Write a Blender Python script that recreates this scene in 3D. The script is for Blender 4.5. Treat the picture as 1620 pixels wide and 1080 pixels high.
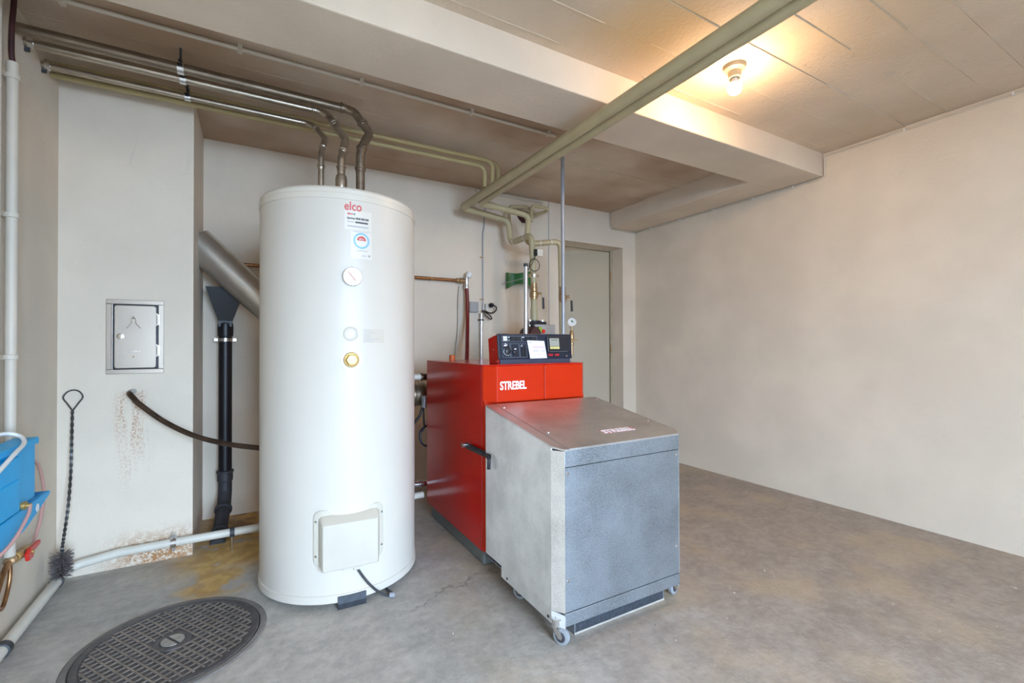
import bpy, bmesh, math, random
from mathutils import Vector, Matrix
random.seed(7)
scene = bpy.context.scene
for o in list(bpy.data.objects): bpy.data.objects.remove(o)
COL = scene.collection
R = math.radians
PI = math.pi

# ---------------------------------------------------------------- camera
CAM_H = 1.08
cam_d = bpy.data.cameras.new('camera'); cam = bpy.data.objects.new('camera', cam_d); COL.objects.link(cam)
cam_d.sensor_width = 36.0; cam_d.lens = 722.0/1620*36; cam_d.clip_start = 0.02; cam_d.clip_end = 100
def cam_axes(yaw, pitch, roll):
    f = Vector((math.sin(yaw)*math.cos(pitch), math.cos(yaw)*math.cos(pitch), math.sin(pitch)))
    r = Vector((math.cos(yaw), -math.sin(yaw), 0)); d = f.cross(r)
    return r*math.cos(roll)+d*math.sin(roll), -r*math.sin(roll)+d*math.cos(roll), f
_r, _d, _f = cam_axes(R(29.6), R(0.49), R(0.17))
mw = Matrix((( _r.x, -_d.x, -_f.x, 0), (_r.y, -_d.y, -_f.y, 0), (_r.z, -_d.z, -_f.z, CAM_H), (0, 0, 0, 1)))
cam.matrix_world = mw
scene.camera = cam

# ---------------------------------------------------------------- light
scene.view_settings.view_transform = 'Standard'; scene.view_settings.look = 'None'
scene.view_settings.gamma = 1; scene.view_settings.use_curve_mapping = False
scene.view_settings.exposure = -0.1
world = bpy.data.worlds.new('sky'); scene.world = world; world.use_nodes = True
bg = world.node_tree.nodes['Background']; bg.inputs[0].default_value = (0.535, 0.735, 1.0, 1); bg.inputs[1].default_value = 42.0
BULB_EMIT = 560.0
BULB_COL = (1.0, 0.66, 0.36)

# ---------------------------------------------------------------- helpers
OFF = {}
def V(*a): return Vector(a)
def new_obj(name, bm, mat=None, parent=None, smooth=None, label=None, cat=None, group=None, kind=None, bevel=0):
    """bm is in world coordinates; links it as one mesh object"""
    if isinstance(bm, bpy.types.Mesh): me = bm
    else:
        bmesh.ops.recalc_face_normals(bm, faces=bm.faces) if smooth != 'keep' else None
        me = bpy.data.meshes.new(name); bm.to_mesh(me); bm.free()
    if mat is not None: me.materials.append(mat)
    o = bpy.data.objects.new(name, me); COL.objects.link(o)
    if parent is not None:
        off = OFF.get(parent.name, V(0, 0, 0)); me.transform(Matrix.Translation(-off)); o.parent = parent; OFF[o.name] = off
    elif kind == 'structure' or len(me.vertices) == 0:
        OFF[o.name] = V(0, 0, 0)
    else:
        cs = [v.co for v in me.vertices]
        off = V((min(c.x for c in cs)+max(c.x for c in cs))/2, (min(c.y for c in cs)+max(c.y for c in cs))/2, min(c.z for c in cs))
        me.transform(Matrix.Translation(-off)); o.location = off; OFF[o.name] = off
    if smooth:
        for p in me.polygons: p.use_smooth = True
        ang = smooth if isinstance(smooth, (int, float)) and not isinstance(smooth, bool) else 40
        me.set_sharp_from_angle(angle=R(ang))
    if bevel:
        b = o.modifiers.new('bevel', 'BEVEL'); b.width = bevel; b.segments = 2; b.limit_method = 'ANGLE'; b.angle_limit = R(35)
    if label: o['label'] = label
    if cat: o['category'] = cat
    if group: o['group'] = group
    if kind: o['kind'] = kind
    return o
def thing(name, label, cat, loc, group=None):
    o = bpy.data.objects.new(name, None); COL.objects.link(o); o.location = loc; o.empty_display_size = 0.05
    OFF[o.name] = V(*loc); o['label'] = label; o['category'] = cat
    if group: o['group'] = group
    return o
def B(): return bmesh.new()
def box(bm, x0, x1, y0, y1, z0, z1):
    vs = [bm.verts.new((x, y, z)) for x in (x0, x1) for y in (y0, y1) for z in (z0, z1)]
    for f in ((0,1,3,2),(4,6,7,5),(0,4,5,1),(2,3,7,6),(0,2,6,4),(1,5,7,3)): bm.faces.new([vs[i] for i in f])
    return bm
def frame(d):
    d = d.normalized(); a = V(0,0,1) if abs(d.z) < 0.9 else V(1,0,0)
    u = d.cross(a).normalized(); return u, d.cross(u).normalized()
def ring(bm, c, u, v, r, n): return [bm.verts.new(c+u*(r*math.cos(2*PI*i/n))+v*(r*math.sin(2*PI*i/n))) for i in range(n)]
def skin(bm, a, b):
    n = len(a)
    for i in range(n): bm.faces.new((a[i], a[(i+1)%n], b[(i+1)%n], b[i]))
def lathe(bm, origin, axis, prof, n=24):
    """prof: list of (radius, distance along axis); closes with caps"""
    o = V(*origin); ax = V(*axis).normalized(); u, v = frame(ax); prev = None
    for i, (r, h) in enumerate(prof):
        rg = ring(bm, o+ax*h, u, v, max(r, 1e-4), n)
        if prev: skin(bm, prev, rg)
        else: bm.faces.new(rg)
        prev = rg
    bm.faces.new(prev); return bm
def cyl(bm, a, b, r, n=20, r2=None):
    a = V(*a); b = V(*b); return lathe(bm, a, b-a, [(r, 0), (r if r2 is None else r2, (b-a).length)], n)
def round_path(pts, bend, k=6):
    pts = [V(*p) for p in pts]
    if not bend or len(pts) < 3: return pts
    out = [pts[0]]
    for i in range(1, len(pts)-1):
        p, a, c = pts[i], pts[i-1], pts[i+1]
        da = (a-p); dc = (c-p); la, lc = da.length, dc.length
        if la < 1e-6 or lc < 1e-6: continue
        da /= la; dc /= lc; ang = da.angle(dc)
        if ang > R(176): out.append(p); continue
        t = min(bend/math.tan(ang/2), la*0.49, lc*0.49)
        s = p+da*t; e = p+dc*t
        for j in range(k+1):
            q = j/k; out.append(s*(1-q)**2 + p*2*q*(1-q) + e*q*q)
    out.append(pts[-1]); return out
def tube(bm, pts, r, bend=0.03, n=14, k=6, caps=True):
    ps = round_path(pts, bend, k); u = None; prev = None
    for i, p in enumerate(ps):
        d = (ps[min(i+1, len(ps)-1)]-ps[max(i-1, 0)]).normalized()
        if u is None: u, v = frame(d)
        else:
            u = (u-d*u.dot(d)).normalized(); v = d.cross(u)
        rr = r[i] if isinstance(r, list) else r
        rg = ring(bm, p, u, v, rr, n)
        if prev: skin(bm, prev, rg)
        elif caps: bm.faces.new(rg)
        prev = rg
    if caps: bm.faces.new(prev)
    return bm
def spline(pts, k=8):
    """Catmull-Rom through the points"""
    P = [V(*p) for p in pts]; P = [P[0]*2-P[1]]+P+[P[-1]*2-P[-2]]; out = []
    for i in range(1, len(P)-2):
        a, b, c, d = P[i-1:i+3]
        for j in range(k):
            t = j/k; out.append(0.5*((b*2)+(c-a)*t+(a*2-b*5+c*4-d)*t*t+(b*3-a-c*3+d)*t**3))
    out.append(P[-2]); return [tuple(p) for p in out]
def torus(bm, c, axis, Rr, r, n=32, m=10):
    c = V(*c); ax = V(*axis).normalized(); u, v = frame(ax); rings = []
    for i in range(n):
        t = 2*PI*i/n; d = u*math.cos(t)+v*math.sin(t)
        rings.append([bm.verts.new(c+d*(Rr+r*math.cos(2*PI*j/m))+ax*(r*math.sin(2*PI*j/m))) for j in range(m)])
    for i in range(n): skin(bm, rings[i], rings[(i+1)%n])
    return bm
def prism(bm, poly, d):
    """poly: 3D points in a plane, extruded by vector d"""
    d = V(*d); a = [bm.verts.new(V(*p)) for p in poly]; b = [bm.verts.new(V(*p)+d) for p in poly]
    bm.faces.new(a); bm.faces.new(list(reversed(b))); skin(bm, a, b); return bm
def screw(bm, c, axis, r=0.006, h=0.003):
    return lathe(bm, c, axis, [(r, 0), (r, h*0.4), (r*0.6, h)], 10)
def text_mesh(s, size, extrude=0.0006, offset=0.0, align='LEFT', shear=0, space=1.0):
    cu = bpy.data.curves.new('txt', 'FONT'); cu.body = s; cu.size = size; cu.extrude = extrude; cu.offset = offset; cu.align_x = align
    cu.shear = shear; cu.space_character = space; cu.resolution_u = 4
    o = bpy.data.objects.new('txt', cu); COL.objects.link(o)
    dg = bpy.context.evaluated_depsgraph_get(); me = bpy.data.meshes.new_from_object(o.evaluated_get(dg))
    bpy.data.objects.remove(o); bpy.data.curves.remove(cu); return me
def place_text(me, origin, ux, uy):
    ux = V(*ux).normalized(); uy = V(*uy).normalized(); uz = ux.cross(uy); o = V(*origin)
    for v in me.vertices: v.co = o+ux*v.co.x+uy*v.co.y+uz*v.co.z
    return me

# ---------------------------------------------------------------- materials
MATS = {}
def nodes(name):
    m = bpy.data.materials.new(name); m.use_nodes = True; nt = m.node_tree
    return m, nt, nt.nodes['Principled BSDF']
def N(nt, t, **kw):
    n = nt.nodes.new(t)
    for k, v in kw.items(): setattr(n, k, v)
    return n
def mat(name, col, rough=0.5, metal=0.0, var=0.08, scale=18.0, bump=0.0, bscale=120.0, coat=0.0, trans=0.0, stretch=(1,1,1), spec=0.5):
    """procedural paint / plastic / metal with slight mottling and optional fine relief"""
    if name in MATS: return MATS[name]
    m, nt, b = nodes(name); L = nt.links.new
    tc = N(nt, 'ShaderNodeTexCoord'); mp = N(nt, 'ShaderNodeMapping'); mp.inputs['Scale'].default_value = stretch
    L(tc.outputs['Object'], mp.inputs[0])
    nz = N(nt, 'ShaderNodeTexNoise'); nz.inputs['Scale'].default_value = scale; nz.inputs['Detail'].default_value = 4
    L(mp.outputs[0], nz.inputs['Vector'])
    rp = N(nt, 'ShaderNodeValToRGB'); rp.color_ramp.elements[0].position = 0.3; rp.color_ramp.elements[1].position = 0.72
    rp.color_ramp.elements[0].color = tuple(c*(1-var) for c in col)+(1,); rp.color_ramp.elements[1].color = tuple(min(1, c*(1+var)) for c in col)+(1,)
    L(nz.outputs['Fac'], rp.inputs[0]); L(rp.outputs[0], b.inputs['Base Color'])
    b.inputs['Roughness'].default_value = rough; b.inputs['Metallic'].default_value = metal; b.inputs['Coat Weight'].default_value = coat
    b.inputs['Specular IOR Level'].default_value = spec
    b.inputs['Transmission Weight'].default_value = trans
    if bump:
        n2 = N(nt, 'ShaderNodeTexNoise'); n2.inputs['Scale'].default_value = bscale; n2.inputs['Detail'].default_value = 3; L(tc.outputs['Object'], n2.inputs['Vector'])
        bp = N(nt, 'ShaderNodeBump'); bp.inputs['Strength'].default_value = bump; bp.inputs['Distance'].default_value = 0.004
        L(n2.outputs['Fac'], bp.inputs['Height']); L(bp.outputs[0], b.inputs['Normal'])
    MATS[name] = m; return m
class G:
    """tiny node-graph helper for stain masks"""
    def __init__(s, nt): s.nt = nt
    def L(s, a, b): s.nt.links.new(a, b)
    def math(s, op, a, b=None, clamp=False):
        n = N(s.nt, 'ShaderNodeMath', operation=op, use_clamp=clamp)
        for i, x in enumerate((a, b)):
            if x is None: continue
            if isinstance(x, (int, float)): n.inputs[i].default_value = x
            else: s.L(x, n.inputs[i])
        return n.outputs[0]
    def noise(s, vec, scale, detail=4, rough=0.5, st=None):
        if st is not None:
            mp = N(s.nt, 'ShaderNodeMapping'); mp.inputs['Scale'].default_value = st; s.L(vec, mp.inputs[0]); vec = mp.outputs[0]
        n = N(s.nt, 'ShaderNodeTexNoise'); n.inputs['Scale'].default_value = scale; n.inputs['Detail'].default_value = detail; n.inputs['Roughness'].default_value = rough
        s.L(vec, n.inputs['Vector']); return n.outputs['Fac']
    def ramp(s, f, a, b, invert=False):
        n = N(s.nt, 'ShaderNodeMapRange'); n.interpolation_type = 'SMOOTHSTEP'; s.L(f, n.inputs[0])
        n.inputs[1].default_value = a; n.inputs[2].default_value = b; n.inputs[3].default_value = 1 if invert else 0; n.inputs[4].default_value = 0 if invert else 1
        return n.outputs[0]
    def band(s, c, centre, half):
        """1 at centre, 0 beyond +-half"""
        d = s.math('ABSOLUTE', s.math('SUBTRACT', c, centre)); return s.ramp(d, half*0.15, half, True)
    def mix(s, f, a, b):
        n = N(s.nt, 'ShaderNodeMix', data_type='RGBA')
        if isinstance(f, (int, float)): n.inputs[0].default_value = f
        else: s.L(f, n.inputs[0])
        for i, x in ((6, a), (7, b)):
            if isinstance(x, tuple): n.inputs[i].default_value = x+(1,) if len(x) == 3 else x
            else: s.L(x, n.inputs[i])
        return n.outputs[2]
def plaster(name, col, patchy=0.05, extra=None, bump=0.25, flakes=0.0):
    m, nt, b = nodes(name); g = G(nt); tc = N(nt, 'ShaderNodeTexCoord'); P = tc.outputs['Object']
    sx = N(nt, 'ShaderNodeSeparateXYZ'); g.L(P, sx.inputs[0])
    f = g.noise(P, 2.2, 5); dark = tuple(c*(1-2*patchy) for c in col)
    c = g.mix(g.ramp(f, 0.35, 0.7), dark, col)
    f2 = g.noise(P, 38, 3); c = g.mix(g.math('MULTIPLY', g.ramp(f2, 0.68, 0.78), 0.25), c, tuple(x*0.75 for x in col))
    if extra: c = extra(g, P, sx.outputs, c)
    g.L(c, b.inputs['Base Color']); b.inputs['Roughness'].default_value = 0.85
    bp = N(nt, 'ShaderNodeBump'); bp.inputs['Strength'].default_value = bump; bp.inputs['Distance'].default_value = 0.006
    h = g.math('ADD', g.noise(P, 60, 4), g.math('MULTIPLY', g.noise(P, 9, 2), 0.8)); h = g.math('ADD', h, g.math('MULTIPLY', g.ramp(g.noise(P, 17, 5, 0.6, (1, 1.6, 1)), 0.66, 0.70), flakes)) if flakes else h; g.L(h, bp.inputs['Height']); g.L(bp.outputs[0], b.inputs['Normal'])
    MATS[name] = m; return m

WALL = (0.755, 0.645, 0.515)
def chimney_extra(g, P, s, c):
    # rust runs below the steel pipe and splash of rust above the floor
    streak = g.noise(P, 14, 5, 0.6, (2.4, 1, 0.22)); speck = g.noise(P, 110, 3)
    run = g.math('MULTIPLY', g.band(s[0], -0.515, 0.085), g.math('MULTIPLY', g.ramp(s[2], 0.38, 0.8), g.ramp(s[2], 0.86, 0.84, False)))
    run = g.math('MULTIPLY', g.band(s[0], -0.515, 0.10), g.math('MULTIPLY', g.ramp(s[2], 0.30, 0.80), g.ramp(s[2], 0.845, 0.87, True)))
    m1 = g.math('MULTIPLY', run, g.math('MULTIPLY', g.ramp(streak, 0.42, 0.6), g.ramp(speck, 0.42, 0.6)), True)
    c = g.mix(g.math('MULTIPLY', m1, 0.9), c, (0.40, 0.19, 0.08))
    low = g.math('MULTIPLY', g.band(s[0], -0.40, 0.30), g.ramp(s[2], 0.04, 0.21, True))
    m2 = g.math('MULTIPLY', low, g.ramp(g.math('ADD', g.math('MULTIPLY', g.noise(P, 26, 5, 0.7), 0.6), g.math('MULTIPLY', g.noise(P, 140, 2), 0.4)), 0.40, 0.56), True)
    c = g.mix(g.math('MULTIPLY', m2, 0.95), c, (0.36, 0.15, 0.035))
    # hairline cracks high up
    vo = N(g.nt, 'ShaderNodeTexVoronoi', feature='DISTANCE_TO_EDGE'); vo.inputs['Scale'].default_value = 3.0
    mpv = N(g.nt, 'ShaderNodeMapping'); mpv.inputs['Scale'].default_value = (1, 1, 1.7); g.L(P, mpv.inputs[0]); g.L(mpv.outputs[0], vo.inputs['Vector'])
    crack = g.math('MULTIPLY', g.ramp(vo.outputs['Distance'], 0.0, 0.012, True), g.band(s[2], 2.02, 0.12))
    return g.mix(g.math('MULTIPLY', crack, 0.16), c, (0.35, 0.3, 0.25))
def ceil_extra(g, P, s, c):
    # yellow-brown discolouration of the old paint; browner mix behind the main beam
    f = g.noise(P, 1.7, 4, 0.55); c = g.mix(g.math('MULTIPLY', g.ramp(f, 0.45, 0.7), 0.45), c, (0.55, 0.43, 0.28))
    spot = g.math('MULTIPLY', g.band(s[0], 1.42, 0.38), g.band(s[1], 1.34, 0.36))
    c = g.mix(g.math('MULTIPLY', spot, 0.75), c, (0.56, 0.40, 0.20))
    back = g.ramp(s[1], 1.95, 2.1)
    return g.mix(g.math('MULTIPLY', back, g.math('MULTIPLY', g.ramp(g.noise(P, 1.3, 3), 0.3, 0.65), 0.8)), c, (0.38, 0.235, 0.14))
m_wall = plaster('wall_paint', WALL)
m_chim = plaster('chimney_paint', WALL, extra=chimney_extra)
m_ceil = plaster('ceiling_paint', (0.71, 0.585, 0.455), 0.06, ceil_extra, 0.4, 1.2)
m_beam = plaster('beam_paint', (0.745, 0.62, 0.485), 0.06, None, 0.3)

def floor_mat():
    m, nt, b = nodes('concrete_floor'); g = G(nt); tc = N(nt, 'ShaderNodeTexCoord'); P = tc.outputs['Object']
    sx = N(nt, 'ShaderNodeSeparateXYZ'); g.L(P, sx.inputs[0]); x, y, z = sx.outputs
    big = g.noise(P, 1.3, 5, 0.6); mid = g.noise(P, 6, 6, 0.65); fine = g.noise(P, 60, 4, 0.7); mid2 = g.math('ADD', g.math('MULTIPLY', mid, 0.55), g.math('MULTIPLY', g.noise(P, 24, 8, 0.75), 0.45))
    grey = g.mix(g.ramp(mid2, 0.3, 0.72), (0.34, 0.315, 0.28), (0.55, 0.51, 0.455))
    brown = g.mix(g.ramp(mid2, 0.3, 0.72), (0.285, 0.23, 0.185), (0.45, 0.38, 0.32))
    side = g.ramp(g.math('ADD', x, g.math('MULTIPLY', g.math('SUBTRACT', big, 0.5), 1.6)), 0.35, 1.25)
    c = g.mix(side, grey, brown)
    tan = g.math('MULTIPLY', g.ramp(g.noise(P, 2.3, 4), 0.46, 0.66), g.ramp(x, 0.5, 1.0)); c = g.mix(g.math('MULTIPLY', tan, 0.42), c, (0.56, 0.42, 0.26))
    c = g.mix(g.math('MULTIPLY', g.ramp(fine, 0.6, 0.75), 0.35), c, (0.60, 0.57, 0.53))
    c = g.mix(g.math('MULTIPLY', g.ramp(g.noise(P, 33, 5, 0.7), 0.66, 0.74), 0.6), c, (0.18, 0.155, 0.13))
    c = g.mix(g.math('MULTIPLY', g.ramp(g.noise(P, 75, 3, 0.6), 0.70, 0.76), 0.7), c, (0.14, 0.115, 0.095))
    c = g.mix(g.math('MULTIPLY', g.ramp(g.noise(P, 47, 4, 0.6, (1, 1.3, 1)), 0.70, 0.75), 0.6), c, (0.66, 0.62, 0.57))
    # ochre run-off from the waste pipe
    wob = g.math('ADD', x, g.math('MULTIPLY', g.math('SUBTRACT', g.noise(P, 7, 4), 0.5), 0.30))
    o1 = g.math('MULTIPLY', g.band(wob, -0.08, 0.42), g.ramp(y, 2.50, 2.72))
    o2 = g.math('MULTIPLY', g.band(wob, -0.16, 0.16), g.math('MULTIPLY', g.ramp(y, 2.30, 2.42), g.ramp(y, 2.8, 2.95, True)))
    och = g.math('MULTIPLY', g.math('MAXIMUM', o1, o2), g.ramp(g.noise(P, 8, 5, 0.6), 0.32, 0.42), True)
    c = g.mix(g.math('MULTIPLY', och, 0.95), c, g.mix(g.ramp(g.noise(P, 16, 4), 0.4, 0.65), (0.50, 0.28, 0.075), (0.66, 0.42, 0.13)))
    wet = g.math('MULTIPLY', g.band(wob, -0.02, 0.3), g.math('MULTIPLY', g.ramp(y, 2.9, 3.15), g.ramp(g.noise(P, 9, 4), 0.4, 0.6)))
    c = g.mix(g.math('MULTIPLY', wet, 0.75), c, (0.13, 0.065, 0.03))
    # cracks: a wandering line and scattered scratches
    w2 = g.math('ADD', g.math('SUBTRACT', y, g.math('MULTIPLY', x, 0.28)), g.math('MULTIPLY', g.math('SUBTRACT', g.noise(P, 5, 5, 0.7), 0.5), 0.35))
    line = g.math('MULTIPLY', g.ramp(g.math('ABSOLUTE', g.math('SUBTRACT', w2, 1.70)), 0.002, 0.010, True), g.band(x, 0.82, 0.5))
    c = g.mix(g.math('MULTIPLY', line, 0.5), c, (0.09, 0.08, 0.07))
    scr = g.math('MULTIPLY', g.ramp(g.noise(P, 5, 6, 0.75, (1, 5, 1)), 0.66, 0.72), g.ramp(x, 0.6, 1.2)); c = g.mix(g.math('MULTIPLY', scr, 0.35), c, (0.5, 0.46, 0.42))
    g.L(c, b.inputs['Base Color'])
    rg = N(nt, 'ShaderNodeMapRange'); g.L(mid, rg.inputs[0]); rg.inputs[3].default_value = 0.42; rg.inputs[4].default_value = 0.72; g.L(rg.outputs[0], b.inputs['Roughness'])
    bp = N(nt, 'ShaderNodeBump'); bp.inputs['Strength'].default_value = 0.35; bp.inputs['Distance'].default_value = 0.006
    g.L(g.math('ADD', fine, g.math('MULTIPLY', mid, 1.5)), bp.inputs['Height']); g.L(bp.outputs[0], b.inputs['Normal'])
    return m
m_floor = floor_mat()

def galv_mat(name, col, rough, bump, metal=0.85, grain=0.12):
    m, nt, b = nodes(name); g = G(nt); tc = N(nt, 'ShaderNodeTexCoord'); P = tc.outputs['Object']
    f = g.noise(P, 5, 6, 0.7); f2 = g.noise(P, 230, 2)
    c = g.mix(g.ramp(f, 0.3, 0.7), tuple(x*0.74 for x in col), col); c = g.mix(g.math('MULTIPLY', g.ramp(f2, 0.42, 0.62), grain), c, tuple(min(1, x*1.3) for x in col))
    g.L(c, b.inputs['Base Color']); b.inputs['Metallic'].default_value = metal
    rr = N(nt, 'ShaderNodeMapRange'); g.L(f, rr.inputs[0]); rr.inputs[3].default_value = rough-0.08; rr.inputs[4].default_value = rough+0.12; g.L(rr.outputs[0], b.inputs['Roughness'])
    bp = N(nt, 'ShaderNodeBump'); bp.inputs['Strength'].default_value = bump; bp.inputs['Distance'].default_value = 0.002
    g.L(g.noise(P, 170, 3), bp.inputs['Height']); g.L(bp.outputs[0], b.inputs['Normal']); MATS[name] = m; return m
m_galv = galv_mat('galvanised_sheet', (0.36, 0.40, 0.435), 0.38, 0.6, 0.85, 0.6)
m_galv_s = galv_mat('galvanised_side', (0.86, 0.85, 0.82), 0.45, 0.25, 0.45)
m_galv_l = galv_mat('galvanised_top', (0.70, 0.68, 0.66), 0.36, 0.2)
m_red = mat('red_enamel', (0.52, 0.010, 0.006), 0.2, 0, 0.05, 6, coat=0.1)
m_hood = mat('red_enamel_lit', (0.52, 0.022, 0.001), 0.4, 0, 0.05, 6, spec=0.2)  # the boiler's red enamel again, with the front's lit tone put into the colour
m_tank = mat('white_tank_skin', (0.62, 0.56, 0.48), 0.38, 0, 0.012, 3, spec=0.35)
m_lid = mat('cream_lid', (0.64, 0.575, 0.48), 0.35, 0, 0.015, 3)
m_cover = mat('cover_plastic', (0.53, 0.475, 0.385), 0.45, 0, 0.03, 9)
m_black = mat('black_plastic', (0.012, 0.013, 0.017), 0.4, 0, 0.2)
m_navy = mat('navy_panel', (0.012, 0.016, 0.03), 0.35, 0, 0.15)
m_slate = mat('slate_strip', (0.045, 0.055, 0.085), 0.4, 0, 0.1)
m_iron = mat('black_drain_plastic', (0.006, 0.005, 0.008), 0.4, 0, 0.25)
m_irongrey = mat('dusty_grey_plastic', (0.04, 0.04, 0.045), 0.5, 0, 0.25)
m_white = mat('white_plastic', (0.80, 0.79, 0.76), 0.4, 0, 0.03)
m_cream = mat('cream_pvc', (0.66, 0.61, 0.52), 0.4, 0, 0.06, 14)
m_paintpipe = mat('painted_conduit', (0.60, 0.53, 0.435), 0.5, 0, 0.04, 10)
m_beige = mat('beige_lagging', (0.46, 0.385, 0.225), 0.42, 0, 0.07, 9)
m_beige_t = mat('beige_thin_pipe', (0.46, 0.365, 0.175), 0.4, 0, 0.07, 9)
m_steel = mat('stained_steel_pipe', (0.46, 0.395, 0.315), 0.3, 0.9, 0.2, 12, stretch=(1, 3, 3))
m_darksteel = mat('tarnished_pipe', (0.27, 0.215, 0.16), 0.35, 0.8, 0.3, 10, stretch=(1, 3, 3))
m_rust = mat('rusty_steel', (0.075, 0.045, 0.028), 0.4, 0.6, 0.4, 24, bump=0.15)
m_copper = mat('brown_copper', (0.34, 0.17, 0.075), 0.35, 0.85, 0.2, 30)
m_brass = mat('brass', (0.55, 0.37, 0.13), 0.45, 0.75, 0.12, 30)
m_bronze = mat('bronze_valve', (0.45, 0.30, 0.16), 0.38, 0.8, 0.15, 30)
m_chrome = mat('bright_metal', (0.72, 0.72, 0.72), 0.22, 1, 0.06, 30)
m_inox = mat('stainless_door', (0.62, 0.575, 0.52), 0.25, 0.95, 0.06, 6)
m_alu = mat('aluminium_tube', (0.70, 0.70, 0.71), 0.3, 0.9, 0.06, 30)
m_greyconduit = mat('grey_conduit', (0.36, 0.37, 0.40), 0.4, 0.3, 0.05, 20)
m_flue = mat('dull_flue_steel', (0.55, 0.51, 0.45), 0.33, 0.85, 0.14, 7, bump=0.05, bscale=30)
m_fluedark = mat('brown_flue_steel', (0.25, 0.19, 0.13), 0.4, 0.75, 0.3, 12)
m_plinth = mat('grey_green_plinth', (0.17, 0.185, 0.175), 0.5, 0.2, 0.1)
m_rubber = mat('dark_grey_block', (0.055, 0.062, 0.075), 0.55, 0, 0.2, 40)
m_blue = mat('blue_plastic', (0.0, 0.40, 0.80), 0.4, 0, 0.04, spec=0.25)
m_bluedk = mat('blue_print', (0.01, 0.13, 0.36), 0.4)
m_hose = mat('dark_red_hose', (0.16, 0.012, 0.012), 0.35, 0, 0.15)
m_pink = mat('pink_tube', (0.60, 0.33, 0.29), 0.25, 0, 0.08)
m_redv = mat('red_valve_plastic', (0.62, 0.03, 0.02), 0.35)
m_green = mat('green_sheet', (0.006, 0.12, 0.018), 0.4, 0, 0.1)
m_grey = mat('light_grey_box', (0.36, 0.345, 0.33), 0.5, 0, 0.03)
m_tyre = mat('grey_tyre', (0.26, 0.27, 0.28), 0.5)
m_greyblue = mat('grey_blue_box', (0.50, 0.56, 0.62), 0.35, 0.2, 0.05)
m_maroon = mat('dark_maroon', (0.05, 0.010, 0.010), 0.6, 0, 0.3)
m_pump = mat('pump_maroon', (0.07, 0.025, 0.022), 0.45, 0.1, 0.2)
m_cast = mat('cast_iron', (0.115, 0.105, 0.105), 0.5, 0.45, 0.25, 20, bump=0.3)
m_castrust = mat('rusty_ridge', (0.27, 0.225, 0.19), 0.5, 0.4, 0.3, 25, bump=0.2)
m_pocket = mat('dark_pockets', (0.04, 0.04, 0.043), 0.55, 0.3, 0.3, 25)
m_castlt = mat('worn_iron', (0.40, 0.37, 0.33), 0.45, 0.5, 0.2, 40)
m_wire = mat('brush_wire', (0.10, 0.10, 0.10), 0.4, 0.8, 0.25, 40)
m_bristle = mat('bristle', (0.15, 0.125, 0.115), 0.6, 0.3, 0.3, 60)
m_door = mat('door_paint', (0.47, 0.395, 0.285), 0.5, 0, 0.04, 2)
m_doorframe = mat('door_frame_paint', (0.42, 0.35, 0.24), 0.5, 0, 0.06)
m_paper = mat('paper', (0.80, 0.81, 0.83), 0.6, 0, 0.02)
m_ink = mat('dark_ink', (0.05, 0.05, 0.055), 0.6)
m_inkl = mat('grey_ink', (0.42, 0.40, 0.40), 0.6)
m_inkp = mat('pink_ink', (0.62, 0.45, 0.48), 0.6)
m_redink = mat('red_print', (0.58, 0.05, 0.035), 0.4)
m_blueink = mat('blue_ring_print', (0.22, 0.47, 0.58), 0.5)
m_greyink = mat('grey_green_print', (0.28, 0.29, 0.24), 0.5)
m_sticker = mat('sticker_white', (0.68, 0.62, 0.54), 0.35, 0, 0.01)
m_plate = mat('rating_plate', (0.58, 0.51, 0.42), 0.4, 0, 0.02)
m_whiteprint = mat('white_print', (0.85, 0.85, 0.85), 0.4, 0, 0.01)
m_lime = mat('lime_switch', (0.30, 0.45, 0.03), 0.4)
m_lcd = mat('lcd_screen', (0.33, 0.33, 0.27), 0.25)
m_yellow = mat('yellow_keys', (0.62, 0.55, 0.20), 0.4)
m_orange = mat('orange_cap', (0.62, 0.14, 0.03), 0.45)
m_sock = mat('porcelain', (0.42, 0.36, 0.25), 0.35, 0, 0.02)
m_glass = mat('dial_face', (0.72, 0.69, 0.64), 0.45, 0, 0.01)
m_outside = mat('yard_paving', (0.09, 0.085, 0.08), 0.8, 0, 0.1, 4)

# ---------------------------------------------------------------- room shell
XL, XR, YB, YR, ZC = -0.79, 3.40, 3.43, -1.75, 2.385
YC, XC = 2.89, -0.27                     # chimney breast
BZ = 2.23                                # underside of the beams
box_ = lambda *a: box(B(), *a)
new_obj('floor', box_(XL-.3, XR+.3, YR, 5.6, -.2, 0), m_floor, kind='structure')
new_obj('wall_left', box_(XL-.2, XL, YR, YB+.2, 0, ZC+.2), m_wall, kind='structure')
new_obj('wall_right', box_(XR, XR+.2, YR, YB+.2, 0, ZC+.2), m_wall, kind='structure')
DX0, DX1, DZ = 2.50, 3.23, 2.055
bm = B(); box(bm, XL, DX0, YB, YB+.2, 0, ZC+.2); box(bm, DX1, XR, YB, YB+.2, 0, ZC+.2); box(bm, DX0, DX1, YB, YB+.2, DZ, ZC+.2)
new_obj('wall_back', bm, m_wall, kind='structure')
new_obj('wall_chimney', box_(XL, XC, YC, YB, 0, ZC+.1), m_chim, kind='structure')
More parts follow.
